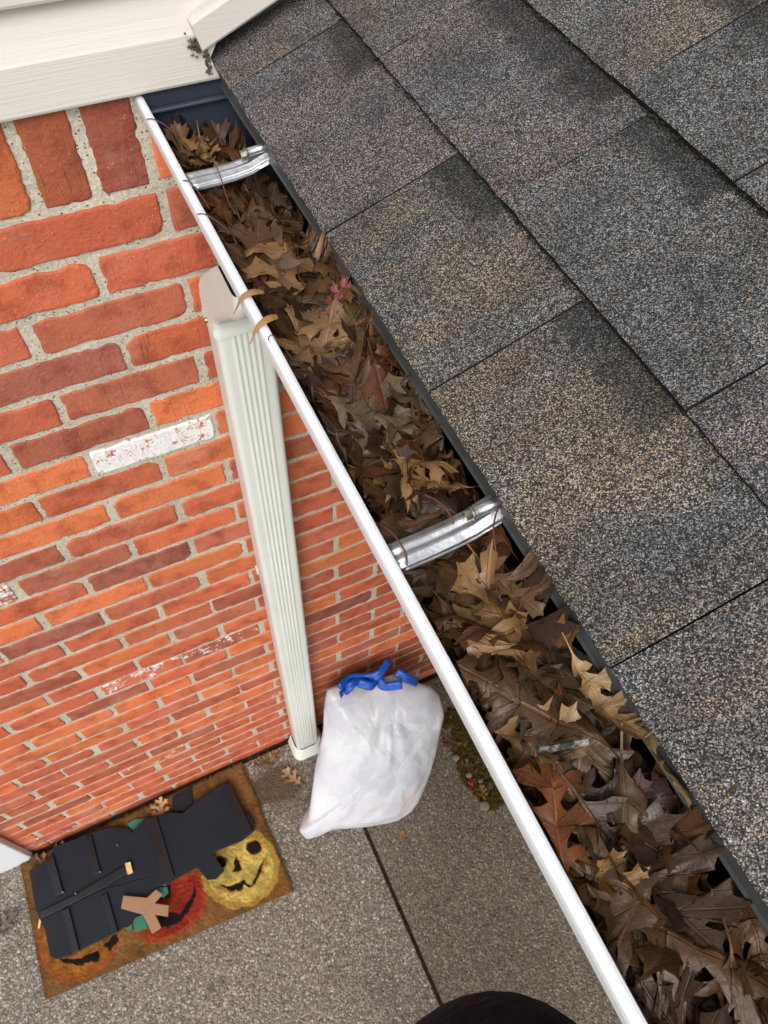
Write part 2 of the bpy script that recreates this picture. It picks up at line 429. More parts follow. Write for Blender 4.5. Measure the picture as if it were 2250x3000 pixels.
def mat_siding():
    t = NT('cream_vinyl')
    v = t.coord(jitter=True, scale=(0.012, 1, 1))
    g = t.noise(v, 520, 3, 0.6)
    g2 = t.noise(t.coord(scale=(0.4, 1, 1)), 6, 4)
    c = t.mix(t.step(g2, 0.3, 0.7), srgb(197, 191, 183), srgb(204, 198, 191))
    c = t.mix(t.math('MULTIPLY', t.step(g, 0.55, 0.8), 0.14), c, srgb(186, 176, 162))
    t.set('Base Color', c); t.set('Roughness', 0.5)
    t.b.inputs['Specular IOR Level'].default_value = 0.4
    t.set('Normal', t.bump(g, 0.0009, 0.5))
    return t.m

def mat_leaf():
    t = NT('dead_oak_leaf')
    oi = t.n('ObjectInfo')
    at = t.n('Attribute', attribute_name='leaf_uv')
    uv = t.sep(at.outputs['Vector'])          # x along midrib 0..1, y signed distance from midrib (of length)
    v = t.coord()
    base = oi.outputs['Color']
    n1 = t.noise(v, 45, 5, 0.62)
    n2 = t.noise(v, 280, 4, 0.6)
    c = t.mix(t.step(n1, 0.36, 0.70), base, t.mix(1.0, base, (0.50, 0.45, 0.42, 1), 'MULTIPLY'))
    c = t.mix(t.math('MULTIPLY', t.step(n2, 0.52, 0.75), 0.4), c, t.mix(1.0, base, (1.4, 1.3, 1.15, 1), 'MULTIPLY'))
    # blotches of darker decay
    bl = t.step(t.noise(v, 18, 4, 0.6), 0.56, 0.70)
    c = t.mix(t.math('MULTIPLY', bl, 0.55), c, t.mix(1.0, base, (0.34, 0.28, 0.27, 1), 'MULTIPLY'))
    ay = t.math('ABSOLUTE', uv[1])
    mid = t.math('SUBTRACT', 1.0, t.step(ay, 0.004, 0.014))
    # side veins: constant (x - 0.75*|y|) lines
    ph = t.math('MULTIPLY', t.math('SUBTRACT', uv[0], t.math('MULTIPLY', ay, 0.85)), 9.0)
    fr = t.math('ABSOLUTE', t.math('SUBTRACT', t.math('FRACT', ph), 0.5))
    sv = t.math('SUBTRACT', 1.0, t.step(fr, 0.015, 0.06))
    vein = t.math('MAXIMUM', mid, t.math('MULTIPLY', sv, 0.55))
    c = t.mix(t.math('MULTIPLY', vein, 0.55), c, t.mix(1.0, base, (1.75, 1.6, 1.45, 1), 'MULTIPLY'))
    # the underside is duller and paler
    geo = t.n('NewGeometry')
    under = t.mix(0.4, c, t.mix(1.0, base, (1.5, 1.45, 1.4, 1), 'MULTIPLY'))
    c = t.mix(t.math('MULTIPLY', geo.outputs['Backfacing'], 0.65), c, under)
    t.set('Base Color', c)
    t.set('Roughness', t.ramp(n1, [(0.3, G(0.30)), (0.7, G(0.52))]))
    t.b.inputs['Specular IOR Level'].default_value = 0.30
    h = t.math('ADD', t.math('MULTIPLY', vein, 0.6), t.math('MULTIPLY', t.noise(v, 130, 4, 0.6), 0.9))
    t.set('Normal', t.bump(h, 0.0016, 0.7))
    return t.m

def mat_vcol(name, attr, rough, bump=0.0, bscale=300.0):
    t = NT(name)
    a = t.n('Attribute', attribute_name=attr)
    v = t.coord(jitter=False)
    f = t.noise(v, 500, 3, 0.6)
    c = t.mix(t.step(f, 0.3, 0.75), t.mix(1.0, a.outputs['Color'], G(0.62), 'MULTIPLY'), t.mix(1.0, a.outputs['Color'], G(1.25), 'MULTIPLY'))
    t.set('Base Color', c); t.set('Roughness', rough)
    t.b.inputs['Specular IOR Level'].default_value = 0.15
    if bump: t.set('Normal', t.bump(t.noise(v, bscale, 4, 0.65), bump, 0.8))
    return t.m

def mat_bag():
    t = NT('white_bag_plastic')
    v = t.coord()
    f = t.noise(v, 7, 4, 0.55)
    c = t.ramp(f, [(0.28, srgb(184, 185, 196)), (0.5, srgb(200, 201, 207)), (0.75, srgb(212, 213, 217))])
    pk = t.step(t.noise(v, 5.3, 3, 0.5, 0.4), 0.62, 0.74)
    c = t.mix(t.math('MULTIPLY', pk, 0.35), c, srgb(222, 176, 176))
    bx_ = t.step(t.noise(v, 9.0, 2, 0.4), 0.56, 0.62)
    c = t.mix(t.math('MULTIPLY', bx_, 0.30), c, srgb(170, 176, 192))
    t.set('Base Color', c); t.set('Roughness', 0.33)
    t.b.inputs['Subsurface Weight'].default_value = 0.35
    t.b.inputs['Subsurface Radius'].default_value = (0.02, 0.02, 0.022)
    t.b.inputs['Specular IOR Level'].default_value = 0.4
    vo = t.n('TexVoronoi', feature='DISTANCE_TO_EDGE', Scale=7.0); 
    wn_ = t.n('TexNoise', Scale=5.0, Detail=3.0); t.l(v, wn_.inputs['Vector'])
    wa = t.n('VectorMath', operation='MULTIPLY_ADD'); t.l(wn_.outputs['Color'], wa.inputs[0]); wa.inputs[1].default_value = (0.25, 0.25, 0.25); t.l(v, wa.inputs[2]); t.l(wa.outputs[0], vo.inputs['Vector'])
    facet = t.math('MINIMUM', vo.outputs['Distance'], 0.25)
    t.set('Normal', t.bump(facet, 0.06, 0.30, t.bump(t.noise(v, 14, 3, 0.5, 0.8), 0.008, 0.30)))
    return t.m

M = dict(
    brick=mat_brick(), mortar=mat_mortar(), shingle=mat_shingle(), concrete=mat_concrete(), siding=mat_siding(), leaf=mat_leaf(),
    white_paint=mat_simple('white_enamel', srgb(216, 220, 224), 0.4, 0.5, nscale=14, namp=0.03, dirt=(srgb(150, 144, 130), 55, 0.60, 0.78, 0.40)),
    gutter_inside=mat_simple('dull_gutter_metal', srgb(46, 47, 48), 0.38, 0.5, nscale=20, namp=0.25, dirt=(srgb(40, 36, 30), 25, 0.5, 0.7, 0.7)),
    end_cap=mat_simple('slate_end_cap', srgb(50, 56, 66), 0.34, 0.5, nscale=12, namp=0.15),
    drip=mat_simple('grey_drip_edge', srgb(72, 74, 75), 0.5, 0.4, nscale=22, namp=0.2, dirt=(srgb(44, 44, 40), 18, 0.5, 0.7, 0.6)),
    galv=mat_simple('galvanised_steel', srgb(190, 192, 195), 0.42, 0.5, 1.0, nscale=60, namp=0.16, bump=0.0006, bscale=160),
    bolt=mat_simple('zinc_bolt', srgb(168, 164, 150), 0.35, 0.5, 1.0, nscale=300, namp=0.3),
    spout=mat_simple('ivory_aluminium', srgb(215, 218, 211), 0.42, 0.45, nscale=5, namp=0.04, dirt=(srgb(176, 172, 152), 12, 0.6, 0.8, 0.35)),
    dark=mat_simple('dark_void', srgb(30, 28, 26), 0.9, 0.2, nscale=40, namp=0.3),
    felt=mat_simple('roof_felt', srgb(34, 33, 33), 0.9, 0.2, nscale=80, namp=0.3),
    board=mat_simple('navy_black_paint', srgb(24, 29, 37), 0.62, 0.25, nscale=8, namp=0.2, bump=0.0012, bscale=90, dirt=(srgb(70, 72, 76), 40, 0.66, 0.8, 0.35)),
    batten=mat_simple('black_paint', srgb(20, 21, 26), 0.4, 0.45, nscale=20, namp=0.25, dirt=(srgb(84, 74, 66), 45, 0.62, 0.75, 0.5)),
    tan=mat_simple('kraft_tan_paint', srgb(150, 116, 88), 0.7, 0.3, nscale=20, namp=0.08),
    green=mat_simple('green_paint', srgb(44, 110, 88), 0.6, 0.3, nscale=20, namp=0.1),
    rawwood=mat_simple('raw_pine', srgb(206, 178, 128), 0.7, 0.3, nscale=60, namp=0.15),
    bag=mat_bag(),
    blue=mat_simple('blue_drawstring', srgb(8, 72, 168), 0.3, 0.5, nscale=25, namp=0.25, bump=0.003, bscale=60),
    coir=mat_vcol('coir', 'print', 0.95, 0.004, 400),
    fibre=mat_vcol('coir_fibre', 'print', 0.9),
    soil=mat_simple('dark_soil', srgb(52, 44, 34), 0.95, 0.2, nscale=60, namp=0.5, bump=0.01, bscale=120),
    moss=mat_simple('moss', srgb(66, 54, 22), 0.95, 0.1, nscale=90, namp=0.5, bump=0.004, bscale=300),
    roofmoss=mat_simple('roof_moss', srgb(46, 45, 32), 0.95, 0.1, nscale=90, namp=0.6),
    pebble=mat_simple('pale_pebble', srgb(118, 107, 88), 0.8, 0.3, nscale=60, namp=0.2),
    redleaf=mat_simple('red_scrap', srgb(96, 26, 18), 0.6, 0.3, nscale=60, namp=0.3),
    grass=mat_simple('lawn', srgb(70, 84, 40), 0.95, 0.1, nscale=3, namp=0.4),
    denim=mat_simple('dark_navy_cloth', srgb(20, 24, 36), 0.9, 0.2, nscale=30, namp=0.4, bump=0.02, bscale=26),
    sole=mat_simple('shoe_rubber', srgb(40, 38, 36), 0.7, 0.3),
    twig=mat_simple('weathered_twig', srgb(128, 124, 116), 0.8, 0.3, nscale=140, namp=0.5, bump=0.002, bscale=300, dirt=(srgb(26, 24, 24), 60, 0.45, 0.55, 0.9)),
    web=mat_simple('grey_debris', srgb(92, 84, 72), 0.95, 0.1, nscale=200, namp=0.5),
    alum=mat_simple('ladder_aluminium', srgb(170, 172, 174), 0.4, 0.5, 1.0),
)

# ------------------------------------------------------------------ ground and porch slabs
g = mesh_obj('ground', [(-600, -600, -0.12), (600, -600, -0.12), (600, 600, -0.12), (-600, 600, -0.12)], [(0, 1, 2, 3)], M['grass'])
g['kind'] = 'structure'
porch = empty('porch_floor'); porch['kind'] = 'structure'
porch['label'] = 'exposed aggregate concrete porch floor below the eave'
sl = box('concrete_slab', (-3.2, -3.5, -0.11), (0.2525, -0.022, 0.0), M['concrete'], porch, 0.004); sl.color = (1.0, 1.02, 1.05, 1)
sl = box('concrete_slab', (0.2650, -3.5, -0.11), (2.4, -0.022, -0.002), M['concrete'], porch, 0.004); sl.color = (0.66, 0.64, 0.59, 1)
box('joint_filler', (0.2522, -3.45, -0.10), (0.2653, -0.03, -0.012), M['soil'], porch)
box('soil_gap', (-3.2, -0.0225, -0.10), (2.4, -0.001, -0.014), M['soil'], porch)

# ------------------------------------------------------------------ brick wall
H = 0.068; PITCH = 0.2086; J0 = 2.210
wall = empty('brick_wall'); tag(wall, 'orange red brick wall with grey mortar behind the downspout', 'wall')
# mortar bed: a gently uneven sheet over a solid core
nx, nz = 150, 130
X = np.linspace(-2.4, 1.6, nx); Z = np.linspace(-0.1, 2.331, nz)
mv = []
for z in Z:
    for x in X:
        mv.append((x, 0.0010 + 0.0013 * mnoise.noise((x * 25, z * 25, 3.1)), z))
mf = [(j * nx + i, j * nx + i + 1, (j + 1) * nx + i + 1, (j + 1) * nx + i) for j in range(nz - 1) for i in range(nx - 1)]
mesh_obj('mortar', mv, mf, M['mortar'], wall, True)
box('wall_core', (-2.4, 0.006, -0.11), (1.6, 0.11, 2.331), M['mortar'], wall)

def brick_mesh(L, h, r, seed):
    """one worn brick face: irregular outline, rounded arris; local x length, z height, front towards -y"""
    rs = random.Random(seed)
    cr = [min(rs.choice([0.0015, 0.002, 0.003, 0.004, 0.006, 0.014]), h * 0.42) for _ in range(4)]
    pts = []
    cs = [(L / 2, h / 2), (-L / 2, h / 2), (-L / 2, -h / 2), (L / 2, -h / 2)]
    sg = [(-1, -1), (1, -1), (1, 1), (-1, 1)]
    for k in range(4):
        cx, cz = cs[k]; sx, sz = sg[k]; c = cr[k]
        ox, oz = cx + sx * c, cz + sz * c
        a0 = k * 90
        for a in (0, 45, 90):
            t = rad(a0 + a)
            pts.append((ox + c * math.cos(t), oz + c * math.sin(t)))
        # points along the edge to the next corner
        nxk = (k + 1) % 4
        n = 18 if k in (0, 2) else 4
        if L < h: n = 4 if k in (0, 2) else 18
        e0 = pts[-1]
        c2 = cr[nxk]; cx2, cz2 = cs[nxk]; sx2, sz2 = sg[nxk]
        t2 = rad(nxk * 90)
        e1 = (cx2 + sx2 * c2 + c2 * math.cos(t2), cz2 + sz2 * c2 + c2 * math.sin(t2))
        for i in range(1, n + 1):
            f = i / (n + 1)
            pts.append((e0[0] + (e1[0] - e0[0]) * f, e0[1] + (e1[1] - e0[1]) * f))
    so = rs.uniform(0, 100)
    out = []
    for (x, z) in pts:
        d = 0.0010 * mnoise.noise((x * 30 + so, z * 30, so)) + 0.0020 * mnoise.noise((x * 170 + so, z * 170, 2 * so))
        if mnoise.noise((x * 55 + so, z * 55, 9.1)) > 0.42: d -= 0.0022
        l = math.hypot(x, z) + 1e-6
        nrm = (0.0, math.copysign(1, z)) if abs(z) > h * 0.3 else (math.copysign(1, x), 0.0)
        out.append((x + nrm[0] * d * 1.2, z + nrm[1] * d * 1.2))
    n = len(out)
    V, F = [], []
    prof = [(0.0000, 0.009), (0.0, 0.0004), (0.0010, -0.0010), (0.0035, -0.0014)]
    for ins, y in prof:
        for (x, z) in out:
            l = math.hypot(x / (L / 2), z / (h / 2)) + 1e-6
            fx = 1 - ins / (L / 2); fz = 1 - ins / (h / 2)
            V.append((x * fx, y + 0.0005 * mnoise.noise((x * 60 + so, z * 60, 7.7)) * (y < 0), z * fz))
    m = len(prof)
    for r_ in range(m - 1):
        for j in range(n):
            k = (j + 1) % n
            F.append((r_ * n + j, r_ * n + k, (r_ + 1) * n + k, (r_ + 1) * n + j))
    F.append(tuple((m - 1) * n + j for j in range(n)))
    me = bpy.data.meshes.new('brick')
    me.from_pydata(V, [], F); me.update()
    me.polygons.foreach_set('use_smooth', [len(p.vertices) == 4 for p in me.polygons])
    me.materials.append(M['brick'])
    return me

BRICK_COLS = [((0.46, 0.104, 0.044), 7), ((0.40, 0.088, 0.042), 5), ((0.54, 0.138, 0.046), 5), ((0.33, 0.086, 0.046), 3), ((0.25, 0.072, 0.048), 1.0), ((0.43, 0.105, 0.058), 2)]
def brick_colour(r):
    c = r.choices([b[0] for b in BRICK_COLS], [b[1] for b in BRICK_COLS])[0]
    k = r.uniform(1.0, 1.30)
    g_ = r.uniform(0.02, 0.13)
    return tuple((x * (1 - g_) + y_ * g_) * k for x, y_ in zip(c, (0.54, 0.25, 0.16)))

stretchers = [brick_mesh(PITCH - 0.0115, H - 0.0112, 0.004, 100 + i) for i in range(26)]
soldiers = [brick_mesh(0.0535, 0.116, 0.004, 300 + i) for i in range(8)]
rb = random.Random(5)
far_v, far_f, far_c = [], [], []
for k in range(1, 34):
    zc = J0 - H * (k - 0.5)
    phase = 0.63 if k % 2 else 0.15
    for i in range(-11, 8):
        xc = (phase + i + 0.5) * PITCH + rb.uniform(-0.004, 0.004)
        if xc < -2.3 or xc > 1.5: continue
        col = brick_colour(rb); me = rb.choice(stretchers); flip = rb.random() < 0.5
        tilt = rb.uniform(-0.006, 0.006); yy = rb.uniform(-0.0012, 0.0010)
        eff = max([a for (ex, ez, a) in EFFLORESCENCE if abs(ex - xc) < PITCH * 0.5 and abs(ez - zc) < H * 0.5] + [rb.choice([0, 0, 0, 0.06, 0.12])])
        xl = -0.22 - 0.27 * max(0, (2.3 - zc)) - 0.15
        xr = 0.34 + 0.14 * (2.3 - zc)
        near = (xl < xc < xr)
        if near:
            o = bpy.data.objects.new('brick', me); link(o, wall)
            o.location = (xc, yy, zc); o.rotation_euler = (0, tilt + (math.pi if flip else 0), 0)
            o.color = (*col, eff)
        else:
            b0 = len(far_v)
            for v in me.vertices: far_v.append((v.co.x + xc, v.co.y, v.co.z + zc))
            for p in me.polygons: far_f.append([b0 + q for q in p.vertices])
o = mesh_obj('outer_bricks', far_v, far_f, M['brick'], wall); o['kind'] = 'stuff'; o.color = (0.36, 0.095, 0.04, 0.05)
for i in range(-9, 18):
    xc = 0.0265 + i * 0.0662
    o = bpy.data.objects.new('brick', rb.choice(soldiers)); link(o, wall)
    o.location = (xc, rb.uniform(-0.001, 0.001), J0 + 0.0065 + 0.058 + rb.uniform(-0.002, 0.003)); o.rotation_euler = (0, rb.uniform(-0.012, 0.012), 0)
    c = brick_colour(rb)
    if i == 1: c = (0.28, 0.075, 0.046)
    if i == 0: c = (0.33, 0.088, 0.042)
    if i == -1: c = (0.47, 0.125, 0.045)
    o.color = (*c, 0.1)

# ------------------------------------------------------------------ siding above the brick
A = rad(22.6); TA = math.tan(A)
EAVE_X, EAVE_Z = 0.215, 2.335
sid = empty('siding_wall', (0, 0, 2.325)); tag(sid, 'cream vinyl lap siding above the brick wall and the gutter end', 'siding')
def x_right(z):
    if z < 2.365: return 0.218 - 0.014 * (z - 2.324) / 0.041
    return min(3.2, 0.204 + (z - 2.365) / TA)
EXPO = 0.0975
prof0 = [(0.006, -0.004), (-0.004, -0.0045), (-0.0115, -0.003), (-0.0127, 0.0), (-0.0123, 0.020), (-0.0118, 0.045), (-0.0105, 0.0475), (-0.0050, 0.062), (-0.0010, 0.075), (0.0030, 0.088), (0.0065, 0.100)]
for k in range(28):
    z0 = 2.329 + k * EXPO
    V, F = [], []
    xs = [-2.6, -1.6, -0.8, -0.3, 0.0, 1.0]
    for (y, dz) in prof0:
        z = z0 + dz
        xr = x_right(z)
        for fx in range(6):
            f = fx / 5
            V.append((-2.6 + (xr + 2.6) * f, y + 0.0006 * mnoise.noise((f * 9, k * 3.3, dz * 10)), z - 2.325))
    for i in range(len(prof0) - 1):
        for j in range(5):
            F.append((i * 6 + j, i * 6 + j + 1, (i + 1) * 6 + j + 1, (i + 1) * 6 + j))
    mesh_obj('siding_panel', V, F, M['siding'], sid, False)
box('sheathing', (-2.6, 0.068, 0.015), (3.2, 0.10, 2.75), M['felt'], sid)
mesh_obj('added_flashing', [(0.20, 0.016, 0.004), (3.1, 0.016, 0.004 + 2.9 * TA), (3.1, 0.016, 0.10 + 2.9 * TA), (0.20, 0.016, 0.10)], [(0, 1, 2, 3)], M['drip'], sid)  # grey flashing sheet added to lighten the shaded gap under the J-channel
# J-channel that follows the roof slope
sec = [(0.0, -0.012), (0.002, -0.018), (0.0045, -0.0195), (0.030, -0.0195), (0.033, -0.018), (0.034, -0.014), (0.034, 0.010), (0.0, 0.010)]
jp = []
jx0, jz0 = 0.2015, 2.357
d2 = Vector((math.cos(A), 0, math.sin(A))); n2v = Vector((-math.sin(A), 0, math.cos(A)))
V, F = [], []
for s in (0.0, 3.1):
    for a, y in sec:
        p = Vector((jx0, 0, jz0 - 2.325)) + d2 * (s + (a * 0.12 if s == 0 else 0)) + n2v * a
        V.append((p.x, y, p.z))
m = len(sec)
for j in range(m): F.append((j, (j + 1) % m, m + (j + 1) % m, m + j))
F += [tuple(range(m - 1, -1, -1)), tuple(range(m, 2 * m))]
mesh_obj('j_channel', V, F, M['siding'], sid)
# lichen and cobweb lump at the channel's end
bm = bmesh.new()
rl = random.Random(3)
for i in range(110):
    c = Vector((0.1965 + rl.gauss(0, 0.0042), -0.0145 + rl.uniform(-0.003, 0.001), 2.366 + rl.gauss(0, 0.0045)))
    if i > 80: c = Vector((0.2055 + rl.gauss(0, 0.0012), -0.0145, 2.36 - (i - 80) * 0.0009))
    r = bmesh.ops.create_icosphere(bm, subdivisions=1, radius=rl.uniform(0.0005, 0.0018), matrix=Matrix.Translation(c))
    for v in r['verts']: v.co += Vector((rl.uniform(-1, 1), rl.uniform(-1, 1), rl.uniform(-1, 1))) * 0.0012
o = bm_obj('debris_clump', bm, M['web'])
tag(o, 'small dark cobweb and dirt clump at the end of the siding trim', 'debris', kind='stuff')

# ------------------------------------------------------------------ roof
roof = empty('shingle_roof', (EAVE_X, 0, EAVE_Z)); tag(roof, 'grey and brown asphalt shingle roof sloping down to the gutter', 'roof')
roof.rotation_euler = (0, -A, 0)            # local x runs up the slope, local z is the roof normal
E_ = 0.134
box('roof_deck', (0.012, -2.6, -0.022), (3.1, 0.066, -0.006), M['felt'], roof)
ROWS = {0: [0.066, -0.067, -0.315, -0.513, -0.752, -0.99], 1: [0.066, -0.158, -0.395, -0.634, -0.87], 2: [0.066, -0.12, -0.362, -0.500, -0.74, -0.95]}
TINTS = [(0.95, 0.97, 1.0, 0.9), (1.28, 1.12, 0.98, 1.0), (1.10, 0.96, 1.02, 1.0), (1.34, 1.14, 0.93, 1.0), (0.84, 0.90, 0.95, 0.9), (1.2, 1.07, 1.0, 0.8)]
FIX = {(0, 0): 1, (0, 1): 2, (0, 2): 3, (0, 3): 3, (0, 4): 1, (0, 5): 5, (1, 0): 1, (1, 1): 2, (1, 2): 0, (1, 3): 2, (2, 0): 3, (2, 1): 1, (2, 2): 4}
rs = random.Random(21)
rows = {}
for r in range(23):
    ys = list(ROWS.get(r, [0.066, -rs.uniform(0.08, 0.2)]))
    while ys[-1] > -2.5: ys.append(ys[-1] - rs.uniform(0.17, 0.29))
    rows[r] = ys
for r in range(22):
    ys = rows[r]
    for i in range(len(ys) - 1):
        ya, yb = ys[i] - 0.0007, ys[i + 1] + 0.0007
        L = ya - yb
        if r > 6 and ya < -1.8: pass
        ln = E_ + 0.028
        lift = rs.uniform(-0.0012, 0.0016)
        n = max(3, int(L / 0.008))
        V, F = [], []
        # cross section: butt bottom, butt top, mid, upper end; uneven butt edge
        for j in range(n + 1):
            y = -L * j / n
            e = 0.0011 * mnoise.noise((ya * 7 + y * 60, r * 3.1, 1.0)) + 0.0007 * mnoise.noise((y * 220, r, ya * 9))
            w = 0.0008 * mnoise.noise((y * 25, r * 1.7, ya))
            sec4 = [(e, 0.0022), (e - 0.0003, 0.0085 + lift + w), (e + 0.0014, 0.0096 + lift + w), (E_ * 0.5, 0.0058 + w), (ln, 0.0022), (ln, 0.0002)]
            V += [(a, y, b) for a, b in sec4]
        s = 6
        for j in range(n):
            for q in range(s - 1):
                F.append((j * s + q, (j + 1) * s + q, (j + 1) * s + q + 1, j * s + q + 1))
        F.append(tuple(range(s))); F.append(tuple(n * s + q for q in range(s - 1, -1, -1)))
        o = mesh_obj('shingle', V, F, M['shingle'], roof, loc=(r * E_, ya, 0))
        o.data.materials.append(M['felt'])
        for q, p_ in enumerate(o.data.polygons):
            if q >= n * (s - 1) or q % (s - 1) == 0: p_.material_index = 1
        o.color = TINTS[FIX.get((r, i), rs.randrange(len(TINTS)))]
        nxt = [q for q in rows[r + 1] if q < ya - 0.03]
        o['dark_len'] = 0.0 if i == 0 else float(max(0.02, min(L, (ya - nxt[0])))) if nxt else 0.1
# moss and grit in the course steps
bm = bmesh.new()
rm = random.Random(9)
for r in (1, 2, 3):
    for i in range(420):
        y = -rm.random() * 1.0
        dens = mnoise.noise((y * 9, r * 5.0, 0.3))
        if dens < -0.15 and rm.random() < 0.85: continue
        c = Vector((r * E_ - rm.uniform(-0.0005, 0.003), y, 0.0042 + rm.random() * 0.003))
        q = bmesh.ops.create_icosphere(bm, subdivisions=1, radius=rm.uniform(0.0004, 0.0014), matrix=Matrix.Translation(c) @ Matrix.Diagonal((1, rm.uniform(0.8, 2.2), 0.8, 1)))
        for v in q['verts']: v.co += Vector((rm.uniform(-1, 1), rm.uniform(-1, 1), rm.uniform(-1, 1))) * 0.0005
o = bm_obj('roof_moss', bm, M['roofmoss'], roof); o['kind'] = 'stuff'
# drip edge, fascia, soffit, and an unseen wall added to block side light and carry the roof
V, F = sweep([(0.2185, 0.0, 0), (0.2185, -2.6, 0)], [(0, 0)], closed=False, cap=False)
pr = [(0.262, 2.3495), (0.2215, 2.3325), (0.2195, 2.331), (0.2190, 2.3285), (0.2190, 2.3165), (0.2178, 2.3135), (0.2188, 2.3128), (0.2205, 2.3160), (0.2205, 2.329), (0.262, 2.347)]
V, F = [], []
NY = 40
for i in range(NY + 1):
    y = 0.004 - 2.6 * i / NY
    w = 0.0012 * mnoise.noise((y * 6, 0, 0))
    V += [(x + w * (z < 2.33), y, z) for x, z in pr]
m = len(pr)
for i in range(NY):
    for j in range(m):
        F.append((i * m + j, i * m + (j + 1) % m, (i + 1) * m + (j + 1) % m, (i + 1) * m + j))
o = mesh_obj('drip_edge', V, F, M['drip']); tag(o, 'dark grey metal drip edge under the lowest shingles', 'drip edge')
o = box('fascia_board', (0.2485, -2.6, 2.15), (0.268, -0.004, 2.318), M['white_paint']); tag(o, 'white fascia board behind the gutter', 'fascia')
o = box('porch_soffit', (0.269, -2.6, 2.15), (1.6, -0.004, 2.165), M['white_paint']); o['kind'] = 'structure'
o = box('light_block_wall', (1.601, -2.6, -0.1), (1.72, 0.0, 2.80), M['siding']); o['kind'] = 'structure'

# ------------------------------------------------------------------ gutter
gut = empty('rain_gutter', (0.12, 0, 2.21)); tag(gut, 'white metal rain gutter packed with leaves along the roof edge', 'gutter')
gl = gut.location
inner = [(0.2465, 2.330), (0.2465, 2.2165), (0.168, 2.2165), (0.163, 2.236), (0.154, 2.252), (0.143, 2.272), (0.1345, 2.290), (0.1262, 2.3055), (0.1258, 2.316)]
outer = [(0.1258, 2.316), (0.1246, 2.3125), (0.1246, 2.3065), (0.133, 2.2895), (0.1415, 2.2715), (0.1525, 2.251), (0.1615, 2.235), (0.1665, 2.215), (0.2478, 2.215), (0.2478, 2.330)]
lip = [(0.1246, 2.3060), (0.1243, 2.3155), (0.1250, 2.3190), (0.1268, 2.3206), (0.1302, 2.3210), (0.1322, 2.3203), (0.1332, 2.3180), (0.1330, 2.3140), (0.1318, 2.3128), (0.1312, 2.3150), (0.1298, 2.3172), (0.1272, 2.3172), (0.1262, 2.3130), (0.1262, 2.3060)]
def extrude_y(name, pts, y0, y1, mat, parent, closed, ny=48, wob=0.0008, smooth=False):
    V, F = [], []
    m = len(pts)
    for i in range(ny + 1):
        y = y0 + (y1 - y0) * i / ny
        for j, (x, z) in enumerate(pts):
            dx = wob * mnoise.noise((y * 7, 1.3, 0.2)); dz = wob * mnoise.noise((y * 6, 9.3, 0.2))
            V.append((x - gl.x + dx, y, z - gl.z + dz))
    for i in range(ny):
        for j in range(m if closed else m - 1):
            k = (j + 1) % m
            F.append((i * m + j, i * m + k, (i + 1) * m + k, (i + 1) * m + j))
    if closed:
        F += [tuple(range(m)), tuple(ny * m + j for j in range(m - 1, -1, -1))]
    return mesh_obj(name, V, F, mat, parent, smooth)
extrude_y('trough_inside', inner, -0.004, -2.6, M['gutter_inside'], gut, False)
extrude_y('trough_face', outer, -0.004, -2.6, M['white_paint'], gut, False)
extrude_y('front_lip', lip, -0.003, -2.6, M['white_paint'], gut, True)
# end caps: a plate that follows the profile with a folded hem
for ya, yb in ((-0.0052, -0.0042), (-2.6, -2.599)):
    pts = [(0.2460, 2.3295), (0.2460, 2.2170), (0.1685, 2.2170), (0.1635, 2.236), (0.1545, 2.252), (0.1435, 2.272), (0.135, 2.290), (0.1268, 2.3055), (0.1266, 2.3195), (0.140, 2.3225), (0.20, 2.3225)]
    V = [(x - gl.x, ya, z - gl.z) for x, z in pts] + [(x - gl.x, yb, z - gl.z) for x, z in pts]
    m = len(pts)
    F = [tuple(range(m)), tuple(range(2 * m - 1, m - 1, -1))] + [(j, (j + 1) % m, m + (j + 1) % m, m + j) for j in range(m)]
    mesh_obj('end_cap', V, F, M['end_cap'], gut)
hem = [(-0.0125, 2.3035), (-0.0105, 2.306), (-0.006, 2.3075), (-0.0052, 2.300)]
V, F = [], []
for x in np.linspace(0.134, 0.2455, 8):
    V += [(x - gl.x, y, z - gl.z) for y, z in hem]
for i in range(7):
    for j in range(4): F.append((i * 4 + j, i * 4 + (j + 1) % 4, (i + 1) * 4 + (j + 1) % 4, (i + 1) * 4 + j))
mesh_obj('end_cap_hem', V, F, M['end_cap'], gut, True)

